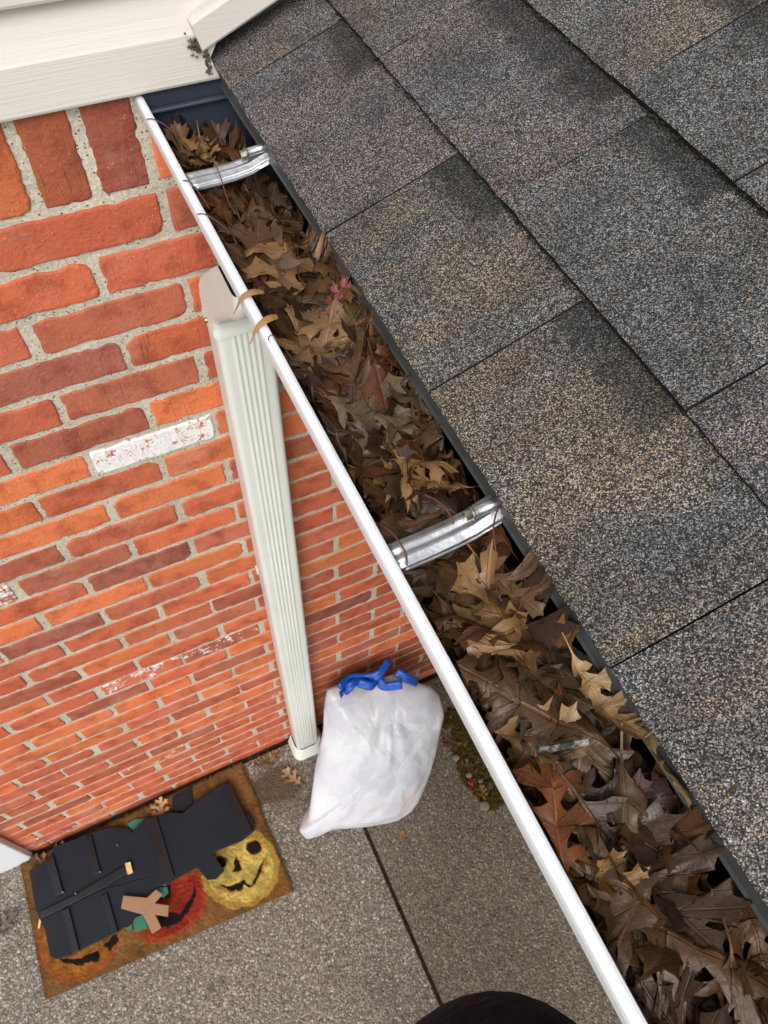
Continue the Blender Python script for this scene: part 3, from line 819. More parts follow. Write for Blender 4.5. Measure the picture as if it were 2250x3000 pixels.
def hanger(yc, skew, lbl):
    h = empty('gutter_hanger', (0.133, yc, 2.31))
    tag(h, lbl, 'gutter bracket', 'metal hanger brackets across the gutter')
    # ribbed strap: cross section along y with two ribs, swept across the gutter
    w = 0.0115
    sect = [(-w, -0.0055), (-w * 0.97, -0.001), (-w * 0.85, 0.0008), (-w * 0.62, 0.0008), (-w * 0.5, 0.0030), (-w * 0.25, 0.0034), (-w * 0.12, 0.0006), (w * 0.12, 0.0006), (w * 0.25, 0.0034), (w * 0.5, 0.0030), (w * 0.62, 0.0008), (w * 0.85, 0.0008), (w * 0.97, -0.001), (w, -0.0055)]
    pathx = [-0.0015, 0.010, 0.03, 0.05, 0.066, 0.076, 0.086, 0.094, 0.1005]
    pz = [0.0035, 0.0015, 0.0005, 0.0015, 0.0045, 0.0100, 0.0140, 0.0160, 0.0165]
    pz = [a * 0.62 - 0.002 for a in pz]
    V, F = [], []
    m = len(sect)
    for i, (x, z) in enumerate(zip(pathx, pz)):
        f = i / (len(pathx) - 1)
        for a, b in sect:
            V.append((x, a + skew * f, z + b * (1 if i else 0.5)))
    nn = len(pathx)
    off = len(V)
    V += [(x, y, z - 0.0009) for (x, y, z) in V]
    for i in range(nn - 1):
        for j in range(m - 1):
            F.append((i * m + j, (i + 1) * m + j, (i + 1) * m + j + 1, i * m + j + 1))
            F.append((off + i * m + j, off + i * m + j + 1, off + (i + 1) * m + j + 1, off + (i + 1) * m + j))
        for j in (0, m - 1): F.append((i * m + j, (i + 1) * m + j, off + (i + 1) * m + j, off + i * m + j))
    for i in (0, nn - 1):
        for j in range(m - 1): F.append((i * m + j, i * m + j + 1, off + i * m + j + 1, off + i * m + j))
    mesh_obj('strap', V, F, M['galv'], h, True)
    bm = bmesh.new()
    mx = Matrix.Translation((0.0620, skew * 0.6, 0.0105)) @ Matrix.Rotation(rad(84), 4, 'Y')
    bmesh.ops.create_cone(bm, cap_ends=True, segments=6, radius1=0.0040, radius2=0.0040, depth=0.005, matrix=mx)
    bmesh.ops.create_cone(bm, cap_ends=True, segments=20, radius1=0.0056, radius2=0.0056, depth=0.0011, matrix=mx @ Matrix.Translation((0, 0, 0.0030)))
    sl = bmesh.new()
    bmesh.ops.create_cone(sl, cap_ends=True, segments=16, radius1=0.0044, radius2=0.0040, depth=0.032, matrix=mx @ Matrix.Translation((0, 0, 0.0200)))
    bm_obj('screw_sleeve', sl, M['galv'], h, True)
    bm_obj('hex_screw', bm, M['bolt'], h)
    return h
hanger(-0.146, 0.005, 'far galvanised hanger bracket across the gutter near the siding')
hanger(-0.613, 0.006, 'near galvanised hanger bracket with hex screw halfway along the gutter')

# ------------------------------------------------------------------ downspout
ds = empty('downspout', (0.187, -0.045, 0)); tag(ds, 'ivory ribbed downspout running down the brick wall', 'downspout')
dl = ds.location
XL, XR, YB, YF = 0.1475, 0.2275, -0.013, -0.072
def spout_section(grow=0.0, ribs=True, n_rib=5):
    """closed outline in (x, y) around the pipe centre, front towards -y, rounded corners, ribbed faces"""
    hx, hy = (XR - XL) / 2 + grow, (YB - YF) / 2 + grow
    r = 0.009
    pts = []
    def edge(p0, p1, nrm, n):
        P0, P1 = Vector(p0), Vector(p1)
        k = 44 if n else 4
        for i in range(k):
            f = i / k
            p = P0.lerp(P1, f)
            if n and ribs:
                g = (f - 0.16) / 0.68
                if 0 < g < 1:
                    p += Vector(nrm) * (0.0019 * (0.5 - 0.5 * math.cos(2 * math.pi * g * n)) - 0.0)
            pts.append((p.x, p.y))
    def corner(cx, cy, a0):
        for i in range(5):
            a = rad(a0 + 90 * i / 5)
            pts.append((cx + r * math.cos(a), cy + r * math.sin(a)))
    edge((-hx + r, -hy), (hx - r, -hy), (0, -1), n_rib); corner(hx - r, -hy + r, -90)
    edge((hx, -hy + r), (hx, hy - r), (1, 0), 0); corner(hx - r, hy - r, 0)
    edge((hx - r, hy), (-hx + r, hy), (0, 1), 0); corner(-hx + r, hy - r, 90)
    edge((-hx, hy - r), (-hx, -hy + r), (-1, 0), 0); corner(-hx + r, -hy + r, 180)
    return pts
cx, cy = (XL + XR) / 2, (YB + YF) / 2
def pipe(name, path, sec, mat, parent, scales=None):
    """path: (y, z) centre points and bend angle; x fixed"""
    V, F = [], []
    m = len(sec)
    for i, (y, z) in enumerate(path):
        a = path[max(i - 1, 0)]; b = path[min(i + 1, len(path) - 1)]
        t = Vector((0, b[0] - a[0], b[1] - a[1])).normalized()      # runs downwards
        nrm = Vector((0, -t.z, t.y))                                # section +y direction when t = -z gives (0,1,0)
        s = scales[i] if scales else 1.0
        for (px, py) in sec:
            p = Vector((cx + px * s, y, z)) + nrm * (py * s)
            V.append((p.x - dl.x, p.y - dl.y, p.z - dl.z))
    for i in range(len(path) - 1):
        for j in range(m):
            k = (j + 1) % m
            F.append((i * m + j, i * m + k, (i + 1) * m + k, (i + 1) * m + j))
    return mesh_obj(name, V, F, mat, parent, True)
pipe('pipe', [(cy, z) for z in np.linspace(2.06, 0.012, 18)], spout_section(), M['spout'], ds)
# upper elbow: outlet under the gutter, slant back to the wall, then down; crimped at the bend
pts = [(-0.186, 2.214), (-0.184, 2.198), (-0.172, 2.182), (-0.150, 2.164), (-0.125, 2.142), (-0.100, 2.119), (-0.078, 2.099), (-0.060, 2.080), (-0.048, 2.062), (cy - 0.001, 2.042), (cy, 2.022)]
pts = [tuple(p) for p in catmull(pts, 4)]
sc = [1.0 + (0.010 * math.sin(i * 2.1) if 24 < i < 36 else 0) for i in range(len(pts))]
sc[-1] = 1.035; sc[-2] = 1.03; sc[-3] = 1.015
elb = pipe('elbow', pts, spout_section(0.0018, False, 5), M['spout'], ds, sc)
bm = bmesh.new()
bmesh.ops.create_cone(bm, cap_ends=True, segments=10, radius1=0.0042, radius2=0.003, depth=0.003, matrix=Matrix.Translation((XL - 0.004 - dl.x, cy - dl.y, 2.032)) @ Matrix.Rotation(rad(-90), 4, 'Y'))
bm_obj('elbow_screw', bm, M['bolt'], elb)
# drain adapter at the foot: a rounded collar standing on the slab
V, F = [], []
rings = [(0.050, 0.0, 0.054), (0.054, 0.0, 0.050), (0.057, 0.002, 0.030), (0.064, 0.006, 0.014), (0.066, 0.008, 0.001)]
def foot_ring(hx, extra, z):
    pts = []
    hy0, hy1, r = 0.035, 0.045 + extra, 0.028
    for (sx, sy, a0) in ((1, -1, -90), (1, 1, 0), (-1, 1, 90), (-1, -1, 180)):
        hy = hy1 if sy < 0 else 0.030
        rr = r if sy < 0 else 0.008
        for i in range(6):
            a = rad(a0 + 90 * i / 5)
            pts.append((cx + sx * (hx - rr) + rr * math.cos(a), cy + sy * (hy - rr) + rr * math.sin(a), z))
    return pts
for hx, ex, z in [(0.0445, -0.009, 0.020), (0.0445, -0.009, 0.045), (0.0455, -0.008, 0.0465), (0.0490, -0.004, 0.046), (0.0505, -0.002, 0.042), (0.052, 0.0, 0.020), (0.058, 0.012, 0.010), (0.0585, 0.013, 0.001)]:
    V += [(x - dl.x, y - dl.y, z_) for x, y, z_ in foot_ring(hx, ex, z)]
m = 24
for i in range(7):
    for j in range(m): F.append((i * m + j, i * m + (j + 1) % m, (i + 1) * m + (j + 1) % m, (i + 1) * m + j))
mesh_obj('drain_collar', V, F, M['spout'], ds, True)
for z in (1.25,):
    box('strap', (XL - 0.002 - dl.x, -0.0145 - dl.y, z), (XR + 0.002 - dl.x, -0.0035 - dl.y, z + 0.025), M['spout'], ds, 0.001)

# ------------------------------------------------------------------ oak leaves
def leaf_outline(seed):
    """half outlines of a lobed oak leaf of unit length: list of (s, x, y) with s = matching point on the midrib"""
    r = random.Random(seed)
    sides = []
    wid = r.uniform(0.85, 1.15)
    for side in (1, -1):
        c = [(0.0, 0.0, 0.006, 0), (0.05, 0.055, 0.020, 0)]
        npair = r.choice([3, 3, 4])
        tops = {3: [(0.16, 0.25, 0.20), (0.40, 0.56, 0.36), (0.68, 0.84, 0.25)], 4: [(0.12, 0.18, 0.14), (0.30, 0.42, 0.29), (0.52, 0.69, 0.33), (0.74, 0.88, 0.20)]}[npair]
        for k, (s, tx, ty) in enumerate(tops):
            tx += r.uniform(-0.03, 0.03); ty *= wid * r.uniform(0.82, 1.15)
            w = 0.055 + 0.02 * (k == 1)
            # an arm from the midrib that broadens into bristle tips; round bays between the arms
            ax, ay = tx - s, ty
            ln_ = math.hypot(ax, ay); ax, ay = ax / ln_, ay / ln_
            px_, py_ = -ay, ax                       # towards the base / outwards
            def pt(f, w): return (s + ax * ln_ * f + px_ * w, ay * ln_ * f + py_ * w)
            w0 = r.uniform(0.042, 0.058) * (0.8 if k == 0 else 1.0)
            te = [(-0.030, 0.45, w0, 0), (-0.020, 0.70, w0 * 1.1, 0)]
            if k > 0: te += [(-0.014, 0.86, w0 * 2.2, 1), (-0.008, 0.87, w0 * 0.75, 0)]
            te += [(0.0, 1.10, 0.0, 1)]
            te += [(0.008, 0.86, -w0 * 0.75, 0)]
            if k > 0 and r.random() < 0.8: te += [(0.014, 0.80, -w0 * 1.9, 1)]
            te += [(0.020, 0.66, -w0, 0), (0.030, 0.42, -w0 * 0.95, 0)]
            for ds_, f_, w_, tip_ in te:
                q = pt(f_, w_); c.append((s + ds_, q[0], max(0.03, q[1]), tip_))
            nxt = tops[k + 1][0] if k + 1 < len(tops) else 0.92
            sx = s + (nxt - s) * 0.52
            c.append((sx, sx + 0.02, r.uniform(0.040, 0.070), 0))
        c.append((0.92, 0.915, 0.075, 0)); c.append((0.94, 0.945, 0.085, 1)); c.append((0.96, 0.955, 0.035, 0)); c.append((1.0, 1.01, 0.0, 1))
        pts = []
        for i in range(len(c) - 1):
            s0, x0, y0, t0 = c[i]; s1, x1, y1, t1 = c[i + 1]
            q0 = c[max(i - 1, 0)]; q3 = c[min(i + 2, len(c) - 1)]
            n = 2
            for k in range(n):
                f = k / n
                # tips stay sharp: no tangent carried through them
                m0 = np.array([0.0, 0.0]) if t0 else 0.42 * np.array([x1 - q0[1], y1 - q0[2]])
                m1 = np.array([0.0, 0.0]) if t1 else 0.42 * np.array([q3[1] - x0, q3[2] - y0])
                h00 = 2 * f ** 3 - 3 * f ** 2 + 1; h10 = f ** 3 - 2 * f ** 2 + f; h01 = -2 * f ** 3 + 3 * f ** 2; h11 = f ** 3 - f ** 2
                p = h00 * np.array([x0, y0]) + h10 * m0 + h01 * np.array([x1, y1]) + h11 * m1
                pts.append((s0 + (s1 - s0) * f, p[0], p[1]))
        pts.append((1.0, 1.01, 0.0))
        sides.append([(s, x, side * max(y, 0.0)) for s, x, y in pts])
    return sides

FRACS = (0.0, 0.35, 0.68, 1.0)
def leaf_flat(seed):
    sides = leaf_outline(seed)
    V, F, UV = [], [], []
    for si, side in enumerate(sides):
        base = len(V)
        n = len(side); m = len(FRACS)
        for (s, x, y) in side:
            for f in FRACS:
                V.append((s + (x - s) * f, y * f))
        for i in range(n - 1):
            for j in range(m - 1):
                q = (base + i * m + j, base + (i + 1) * m + j, base + (i + 1) * m + j + 1, base + i * m + j + 1)
                F.append(q if si == 1 else q[::-1])
    nb = len(V)
    V = np.array(V)
    # leaf stalk: a thin flat ribbon behind the base
    st = [(-0.02 * k, 0.0) for k in range(0, 9)]
    SV = []
    for k, (x, y) in enumerate(st):
        w = 0.008 - 0.0004 * k
        SV += [(x * 1.2 + 0.02, y - w), (x * 1.2 + 0.02, y + w)]
    for k in range(len(st) - 1):
        F.append((nb + 2 * k, nb + 2 * k + 1, nb + 2 * k + 3, nb + 2 * k + 2))
    return np.vstack([V, np.array(SV)]), F
FLATS = [leaf_flat(900 + i) for i in range(24)]

CELL = 0.0022
GX0, GX1, GY0, GY1 = 0.095, 0.262, -1.28, 0.0
HN = (int((GX1 - GX0) / CELL) + 1, int((GY1 - GY0) / CELL) + 1)
HM = np.full(HN, 2.224)
xs = GX0 + np.arange(HN[0]) * CELL
wallz = np.where(xs < 0.1335, 2.3215, np.where(xs < 0.168, 2.224 + (0.168 - xs) / 0.035 * 0.07, 2.224))
HM[:] = wallz[:, None]
HM[xs < 0.124, :] = 2.20
HM[xs > 0.2165, :] = np.maximum(HM[xs > 0.2165, :], 2.20)
def h_at(x, y):
    i = np.clip(((x - GX0) / CELL).astype(int), 0, HN[0] - 1); j = np.clip(((y - GY0) / CELL).astype(int), 0, HN[1] - 1)
    return HM[i, j]
def h_smooth(x, y, k=3):
    """the heap's surface, averaged over a few cells so that a leaf bridges small gaps"""
    A_ = np.pad(HM[12:58], k, mode='edge')
    S = np.cumsum(np.cumsum(np.pad(A_, ((1, 0), (1, 0))), 0), 1)
    w = 2 * k + 1
    B = (S[w:, w:] - S[:-w, w:] - S[w:, :-w] + S[:-w, :-w]) / (w * w)
    H2 = HM.copy(); H2[17:54] = B[5:42]
    i = np.clip(((x - GX0) / CELL).astype(int), 0, HN[0] - 1); j = np.clip(((y - GY0) / CELL).astype(int), 0, HN[1] - 1)
    return H2[i, j]
def splat(x, y, z):
    i = np.clip(((x - GX0) / CELL).astype(int), 0, HN[0] - 1); j = np.clip(((y - GY0) / CELL).astype(int), 0, HN[1] - 1)
    np.maximum.at(HM, (i, j), z)

def fill_level(y):
    """how high the heap stands along the gutter"""
    z = 2.303
    z += 0.008 * math.sin(y * 9.0 + 1.0)
    if -0.19 < y < -0.13: z -= 0.020
    if -0.655 < y < -0.60: z -= 0.022
    if y > -0.045: z -= 0.004
    if -0.55 < y < -0.25: z += 0.006
    return z

def lay_leaf(flat, cxy, yaw, L, wide, bend, cup, rough, sink, tilt=0.0, roll=0.0, seed=0.0, clampx=True, base_z=None):
    V, F = flat
    x = (V[:, 0] - 0.5) * L; y = V[:, 1] * L * wide
    t = V[:, 0] - 0.5
    z = bend * L * (t * t * 4) * 0.25 + cup * L * (V[:, 1] * wide) ** 2 * 6.0
    # uneven crinkle and curled lobe tips
    nz = np.array([mnoise.noise((a * 3.1 + seed, b * 4.0, seed * 1.7)) for a, b in zip(V[:, 0], V[:, 1])])
    nz2 = np.array([mnoise.noise((a * 8 + seed, b * 9.0, seed * 0.7 + 5)) for a, b in zip(V[:, 0], V[:, 1])])
    z = z + L * rough * (nz * 0.16 + nz2 * 0.05)
    # twist along the length
    z = z + y * np.sin(t * 2.2 * nz.mean() * 4 + seed) * 0.35 * rough
    # tilt / roll as rotations
    ct, st_ = math.cos(tilt), math.sin(tilt)
    x, z = x * ct - z * st_, x * st_ + z * ct
    cr, sr = math.cos(roll), math.sin(roll)
    y, z = y * cr - z * sr, y * sr + z * cr
    c, s = math.cos(yaw), math.sin(yaw)
    X = cxy[0] + x * c - y * s; Y = cxy[1] + x * s + y * c
    if clampx:
        # pressed in by the gutter walls: what would pass through them turns up instead
        lo, hi = 0.1365, 0.2205
        ex = np.where(X < lo, lo - X, 0) + np.where(X > hi, X - hi, 0)
        X = np.where(X < lo, lo - 0.0015 * np.tanh(ex * 60), np.where(X > hi, hi + 0.0025 * np.tanh(ex * 60), X))
        z = z + np.minimum(ex, 0.022) * 0.40
    Hh = h_smooth(X, Y)
    if base_z is None:
        off = np.quantile(Hh - z, sink)
    else:
        off = base_z - np.median(z)
    Zc = np.maximum(z + off, Hh + 0.0006)
    return np.stack([X, Y, Zc], 1), F

def leaf_mesh(flat, P, F, origin):
    me = bpy.data.meshes.new('oak_leaf')
    me.from_pydata([tuple(p - origin) for p in P], [], F)
    me.update()
    me.polygons.foreach_set('use_smooth', [True] * len(me.polygons))
    at = me.attributes.new('leaf_uv', 'FLOAT_VECTOR', 'POINT')
    d = np.zeros((len(P), 3)); d[:, :2] = flat[0]
    at.data.foreach_set('vector', d.ravel())
    me.materials.append(M['leaf'])
    return me

LEAF_COLS = {
    'mid brown': (0.069, 0.034, 0.014), 'dark brown': (0.032, 0.016, 0.008), 'chestnut brown': (0.072, 0.026, 0.009), 'tan': (0.138, 0.075, 0.030),
    'grey brown': (0.069, 0.045, 0.026), 'purplish brown': (0.043, 0.021, 0.016), 'olive brown': (0.067, 0.042, 0.016)}
def section_of(y):
    for lim, txt in ((-0.06, 'against the end cap'), (-0.145, 'just behind the far bracket'), (-0.23, 'just past the far bracket'), (-0.31, 'beside the golden leaf'), (-0.40, 'by the red leaf'),
                     (-0.50, 'midway between the brackets'), (-0.61, 'just behind the screwed bracket'), (-0.69, 'just past the screwed bracket'), (-0.76, 'before the grey twig'), (-0.84, 'just past the grey twig'), (-0.92, 'at the near end')):
        if y > lim: return txt
    return 'at the bottom edge'
def side_of(x):
    return 'along the white lip' if x < 0.158 else ('under the shingle edge' if x > 0.198 else 'mid channel')
rlf = random.Random(77)
def random_pose(y, sx):
    if rlf.random() < 0.76:
        L = rlf.uniform(0.095, 0.138); yaw = rlf.choice([-1, 1]) * math.pi / 2 + rlf.gauss(0, 0.55)
        sx = 0.180 + (sx - 0.184) * 0.75
    else:
        L = rlf.uniform(0.058, 0.085); yaw = rlf.uniform(0, 2 * math.pi)
    tilt = rlf.gauss(0, 0.13); roll = rlf.gauss(0, 0.32)
    if rlf.random() < 0.12: roll = rlf.choice([-1, 1]) * rlf.uniform(0.6, 1.0)
    return dict(flat=rlf.choice(FLATS), cxy=(sx, y), yaw=yaw, L=L, wide=rlf.uniform(0.75, 1.2), bend=rlf.gauss(0.1, 0.55),
                cup=rlf.gauss(0.05, 0.55), rough=rlf.uniform(0.4, 1.0), sink=rlf.uniform(0.50, 0.85), tilt=tilt, roll=roll, seed=rlf.uniform(0, 50))
def pressed(a):
    """share of the leaf that would have to be bent up by the gutter walls"""
    V = a['flat'][0]
    X = a['cxy'][0] + (V[:, 0] - 0.5) * a['L'] * math.cos(a['yaw']) - V[:, 1] * a['L'] * a['wide'] * math.sin(a['yaw']) * math.cos(a['roll'])
    return float(np.mean((X < 0.128) | (X > 0.231)))
# deep litter first: one mass nobody can count
LV, LF, LUV = [], [], []
tries = 0
placed = 0
while tries < 520:
    tries += 1
    y = -rlf.uniform(0.01, 1.20); sx = rlf.uniform(0.145, 0.225)
    a = random_pose(y, sx)
    if pressed(a) > 0.3: continue
    P, F = lay_leaf(**a)
    if np.quantile(P[:, 2], 0.9) > fill_level(y) - 0.022 or P[:, 2].max() > 2.312: continue
    splat(P[:, 0], P[:, 1], P[:, 2])
    b0 = len(LV)
    LV += [tuple(p) for p in P]; LF += [tuple(b0 + q for q in f) for f in F]; LUV += [(u, v, 0) for u, v in a['flat'][0]]
    placed += 1
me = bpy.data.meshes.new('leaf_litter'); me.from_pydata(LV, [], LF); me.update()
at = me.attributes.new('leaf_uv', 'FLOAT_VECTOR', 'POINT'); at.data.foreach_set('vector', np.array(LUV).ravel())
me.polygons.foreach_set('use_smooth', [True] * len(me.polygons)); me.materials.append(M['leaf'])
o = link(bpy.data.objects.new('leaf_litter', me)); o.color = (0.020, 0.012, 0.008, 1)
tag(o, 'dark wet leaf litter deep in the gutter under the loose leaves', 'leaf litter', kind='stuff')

def add_leaf(P, F, flat, colname, col, label=None, shape='', group='dead oak leaves heaped in the gutter'):
    origin = P.mean(0)
    origin[2] = P[:, 2].min()
    o = link(bpy.data.objects.new('oak_leaf', leaf_mesh(flat, P, F, origin)))
    o.location = origin
    o.color = (*col, 1)
    if label is None:
        ext = max(np.ptp(P[:, 0]), np.ptp(P[:, 1]))
        size = 'large' if ext > 0.085 else 'small' if ext < 0.062 else 'medium'
        label = f'{size} {shape} {colname} oak leaf {side_of(origin[0])}, {section_of(origin[1])}'
    tag(o, label, 'leaf', group)
    return o

count = 0; tries = 0
WEIGHTS = [5, 3.4, 2.2, 1.3, 2.0, 1.8, 1.4]
while count < 205 and tries < 2200:
    tries += 1
    y = -rlf.uniform(0.012, 1.14); sx = rlf.uniform(0.150, 0.232)
    a = random_pose(y, sx)
    if pressed(a) > 0.16: continue
    P, F = lay_leaf(**a)
    top = np.quantile(P[:, 2], 0.93)
    if top > fill_level(y) + 0.012 or P[:, 2].max() > 2.345: continue
    if P[:, 1].max() > -0.008: continue
    if y > -0.13 and P[:, 2].max() > 2.332: continue
    # leaves stay below the hanger straps
    bad = False
    for yb in (-0.146, -0.613):
        k = np.abs(P[:, 1] - yb) < 0.013
        if k.any() and P[k, 2].max() > 2.306: bad = True
    if bad: continue
    splat(P[:, 0], P[:, 1], P[:, 2])
    nm = rlf.choices(list(LEAF_COLS), WEIGHTS)[0]
    k = rlf.uniform(0.75, 1.30)
    shape = 'edge-on' if abs(a['roll']) > 0.55 else 'upcurled' if a['bend'] > 0.45 else 'arched' if a['bend'] < -0.35 else 'cupped' if abs(a['cup']) > 0.5 else 'flat'
    add_leaf(P, F, a['flat'], nm, tuple(q * k for q in LEAF_COLS[nm]), shape=shape)
    count += 1
print('litter', placed, 'leaves', count, 'tries', tries)

# leaves one can pick out
def hero(p0, p1, colname, col, label, wide=1.0, bend=0.4, cup=0.3, rough=1.0, sink=0.8, tilt=0.0, roll=0.0, fl=0, scale=1.0, clampx=True, base_z=None):
    c = ((p0[0] + p1[0]) / 2, (p0[1] + p1[1]) / 2)
    L = math.hypot(p1[0] - p0[0], p1[1] - p0[1]) * scale
    yaw = math.atan2(p1[1] - p0[1], p1[0] - p0[0])
    P, F = lay_leaf(FLATS[fl], c, yaw, L, wide, bend, cup, rough, sink, tilt, roll, seed=fl * 3.3 + 1, clampx=clampx, base_z=base_z)
    splat(P[:, 0], P[:, 1], P[:, 2])
    return add_leaf(P, F, FLATS[fl], colname, col, label)
TAN = (0.258, 0.163, 0.077); PALE = (0.361, 0.254, 0.129)
hero((0.141, -0.112), (0.214, -0.118), 'tan', TAN, 'pale tan oak leaf lying against the far gutter bracket', 0.7, 0.2, 0.3, 0.6, 0.9, fl=1, scale=1.05)
hero((0.166, -0.334), (0.200, -0.239), 'tan', (0.172, 0.093, 0.040), 'big golden brown oak leaf with round holes between its lobes', 1.15, -0.4, -0.2, 0.7, 0.9, fl=2)
hero((0.150, -0.43), (0.193, -0.375), 'tan', (0.146, 0.086, 0.043), 'broad light brown oak leaf beside the red tipped leaf', 1.1, 0.3, -0.3, 0.8, 0.9, fl=3, scale=1.25)
hero((0.178, -0.378), (0.224, -0.352), 'red', (0.172, 0.047, 0.047), 'reddish pink oak leaf sticking up near the shingle edge', 0.55, 0.8, 0.5, 0.8, 0.85, tilt=0.35, fl=4, scale=0.85)
hero((0.225, -0.765), (0.212, -0.845), 'pale', PALE, 'pale straw coloured oak leaf folded against the drip edge', 0.7, 0.2, 0.6, 0.7, 0.9, roll=-0.5, fl=5, scale=0.85)
hero((0.200, -0.725), (0.216, -0.800), 'tan', TAN, 'curved tan oak leaf beside the pale straw leaf', 0.8, 0.4, 0.4, 0.8, 0.9, roll=-0.3, fl=6, scale=0.9)
hero((0.139, -0.752), (0.186, -0.776), 'tan', (0.215, 0.138, 0.065), 'light tan curled oak leaf near the grey twig', 0.9, 0.5, 0.4, 1.0, 0.9, fl=7, scale=1.2)
hero((0.128, -0.845), (0.165, -0.765), 'chestnut brown', (0.116, 0.041, 0.015), 'big glossy chestnut oak leaf by the white lip below the twig', 1.15, -0.2, -0.2, 0.6, 0.9, fl=8, scale=0.85)
hero((0.142, -0.826), (0.178, -0.866), 'amber', (0.172, 0.090, 0.026), 'small amber oak leaf lying over the big chestnut leaf', 0.75, 0.3, 0.3, 0.9, 0.95, fl=9, scale=1.0)
hero((0.190, -0.640), (0.206, -0.690), 'brown', (0.103, 0.057, 0.028), 'brown oak leaf standing up beside the screwed bracket', 1.1, 0.3, 0.5, 0.9, 0.9, fl=10, scale=1.2)
hero((0.150, -0.475), (0.195, -0.520), 'olive brown', (0.099, 0.069, 0.039), 'dull olive brown oak leaf sprawled mid gutter before the screwed bracket', 1.15, 0.3, -0.2, 0.9, 0.9, fl=11, scale=1.2)
hero((0.195, -0.905), (0.155, -0.985), 'dark', (0.077, 0.040, 0.019), 'wide brown oak leaf at the bottom edge of the gutter view', 1.1, 0.2, -0.2, 0.7, 0.9, fl=12)
hero((0.205, -0.585), (0.175, -0.56), 'tan', (0.129, 0.062, 0.023), 'small rusty oak leaf tip just behind the screwed bracket', 0.8, 0.4, 0.3, 0.9, 0.95, fl=13, scale=1.2)
hero((0.150, -0.085), (0.158, -0.018), 'brown', (0.11, 0.058, 0.026), 'brown oak leaf rising against the slate end cap by the lip', 1.0, 0.9, 0.5, 0.8, 0.9, tilt=0.18, fl=14, scale=1.05)
hero((0.205, -0.090), (0.198, -0.020), 'dark', (0.060, 0.030, 0.018), 'dark oak leaf rising against the slate end cap under the shingles', 1.1, 0.9, 0.5, 0.8, 0.9, tilt=0.18, fl=15, scale=1.05)
hero((0.180, -0.030), (0.165, -0.095), 'tan', (0.20, 0.115, 0.050), 'tan oak leaf in the middle of the end cap pocket', 0.9, 0.5, 0.3, 0.9, 0.9, fl=16, scale=1.0)
hero((0.222, -0.30), (0.208, -0.375), 'brown', (0.090, 0.047, 0.020), 'brown oak leaf tucked under the shingles behind the red leaf', 0.8, 0.4, 0.4, 0.8, 0.9, fl=17, scale=1.1)
hero((0.223, -0.46), (0.210, -0.53), 'grey', (0.11, 0.075, 0.045), 'greyish oak leaf tucked under the shingles before the screwed bracket', 0.8, 0.4, 0.4, 0.8, 0.9, fl=18, scale=1.15)
hero((0.222, -0.88), (0.206, -0.95), 'brown', (0.075, 0.037, 0.017), 'dark brown oak leaf leaning on the drip edge at the near end', 0.9, 0.4, 0.4, 0.8, 0.9, fl=19, scale=1.1)
def lip_leaf(y, L, col, label, curl):
    """a leaf lobe hooked over the white lip"""
    V, F = [], []
    n = 12
    for i in range(n + 1):
        f = i / n
        x = 0.145 - 0.030 * f
        z = 2.3165 + 0.0075 * math.sin(math.pi * min(1, f * 1.05)) - (0.012 * max(0, f - 0.72) / 0.28 if f > 0.72 else 0)
        yy = y - 0.010 * f * curl - 0.004 * math.sin(f * 3)
        w = (0.0036 * math.sin(math.pi * min(0.98, 0.25 + 0.75 * f)) + 0.0003)
        for s in (-1, 0, 1): V.append((x, yy + s * w, z + (0.0012 if s == 0 else 0.0)))
    for i in range(n):
        for j in range(2): F.append((i * 3 + j, i * 3 + j + 1, (i + 1) * 3 + j + 1, (i + 1) * 3 + j))
    off = Vector(V[0])
    o = mesh_obj('oak_leaf', [Vector(v) - off for v in V], F, M['leaf'], None, True, loc=off)
    o.color = (*col, 1)
    tag(o, label, 'leaf', 'dead oak leaves heaped in the gutter')
lip_leaf(-0.333, 0.03, (0.24, 0.14, 0.06), 'thin tan leaf lobe hooked over the white lip, farther one', 0.3)
lip_leaf(-0.366, 0.03, (0.27, 0.155, 0.06), 'tan leaf lobe curled over the white lip, nearer one', 1.0)
# stalks lying over the lip and the bracket
def stalk(path, r, label):
    pts = catmull(path, 5)
    sec = [(r * math.cos(a), r * math.sin(a)) for a in np.arange(0, 6.28, 1.2566)]
    V, F = sweep([Vector(p) for p in pts], sec, up=Vector((0.2, 0.1, 1)))
    off = V[0].copy()
    o = mesh_obj('leaf_stalk', [v - off for v in V], F, M['leaf'], None, True, loc=off)
    o.color = (0.09, 0.035, 0.025, 1)
    tag(o, label, 'leaf stalk', 'thin leaf stalks on the gutter metal')
stalk([(0.124, -0.052, 2.3222), (0.130, -0.054, 2.3225), (0.140, -0.060, 2.317), (0.15, -0.068, 2.306)], 0.0006, 'thin dark leaf stalk on the white lip closest to the siding')
stalk([(0.1275, -0.164, 2.3222), (0.133, -0.170, 2.3222), (0.138, -0.180, 2.314), (0.142, -0.192, 2.305)], 0.0006, 'thin dark leaf stalk on the white lip below the far bracket')
stalk([(0.124, -0.218, 2.3222), (0.131, -0.222, 2.3225), (0.142, -0.232, 2.315), (0.15, -0.24, 2.305)], 0.0006, 'dark knobbed leaf stalk on the white lip above the golden leaf')
stalk([(0.127, -0.395, 2.3216), (0.128, -0.392, 2.3222), (0.132, -0.391, 2.3222), (0.138, -0.396, 2.313), (0.142, -0.41, 2.304)], 0.0004, 'hair thin curved stalk on the white lip beyond the curled lobes')
stalk([(0.168, -0.105, 2.309), (0.166, -0.135, 2.3165), (0.165, -0.158, 2.3155), (0.163, -0.185, 2.303), (0.165, -0.20, 2.298)], 0.0006, 'reddish leaf stalk laid across the far bracket')
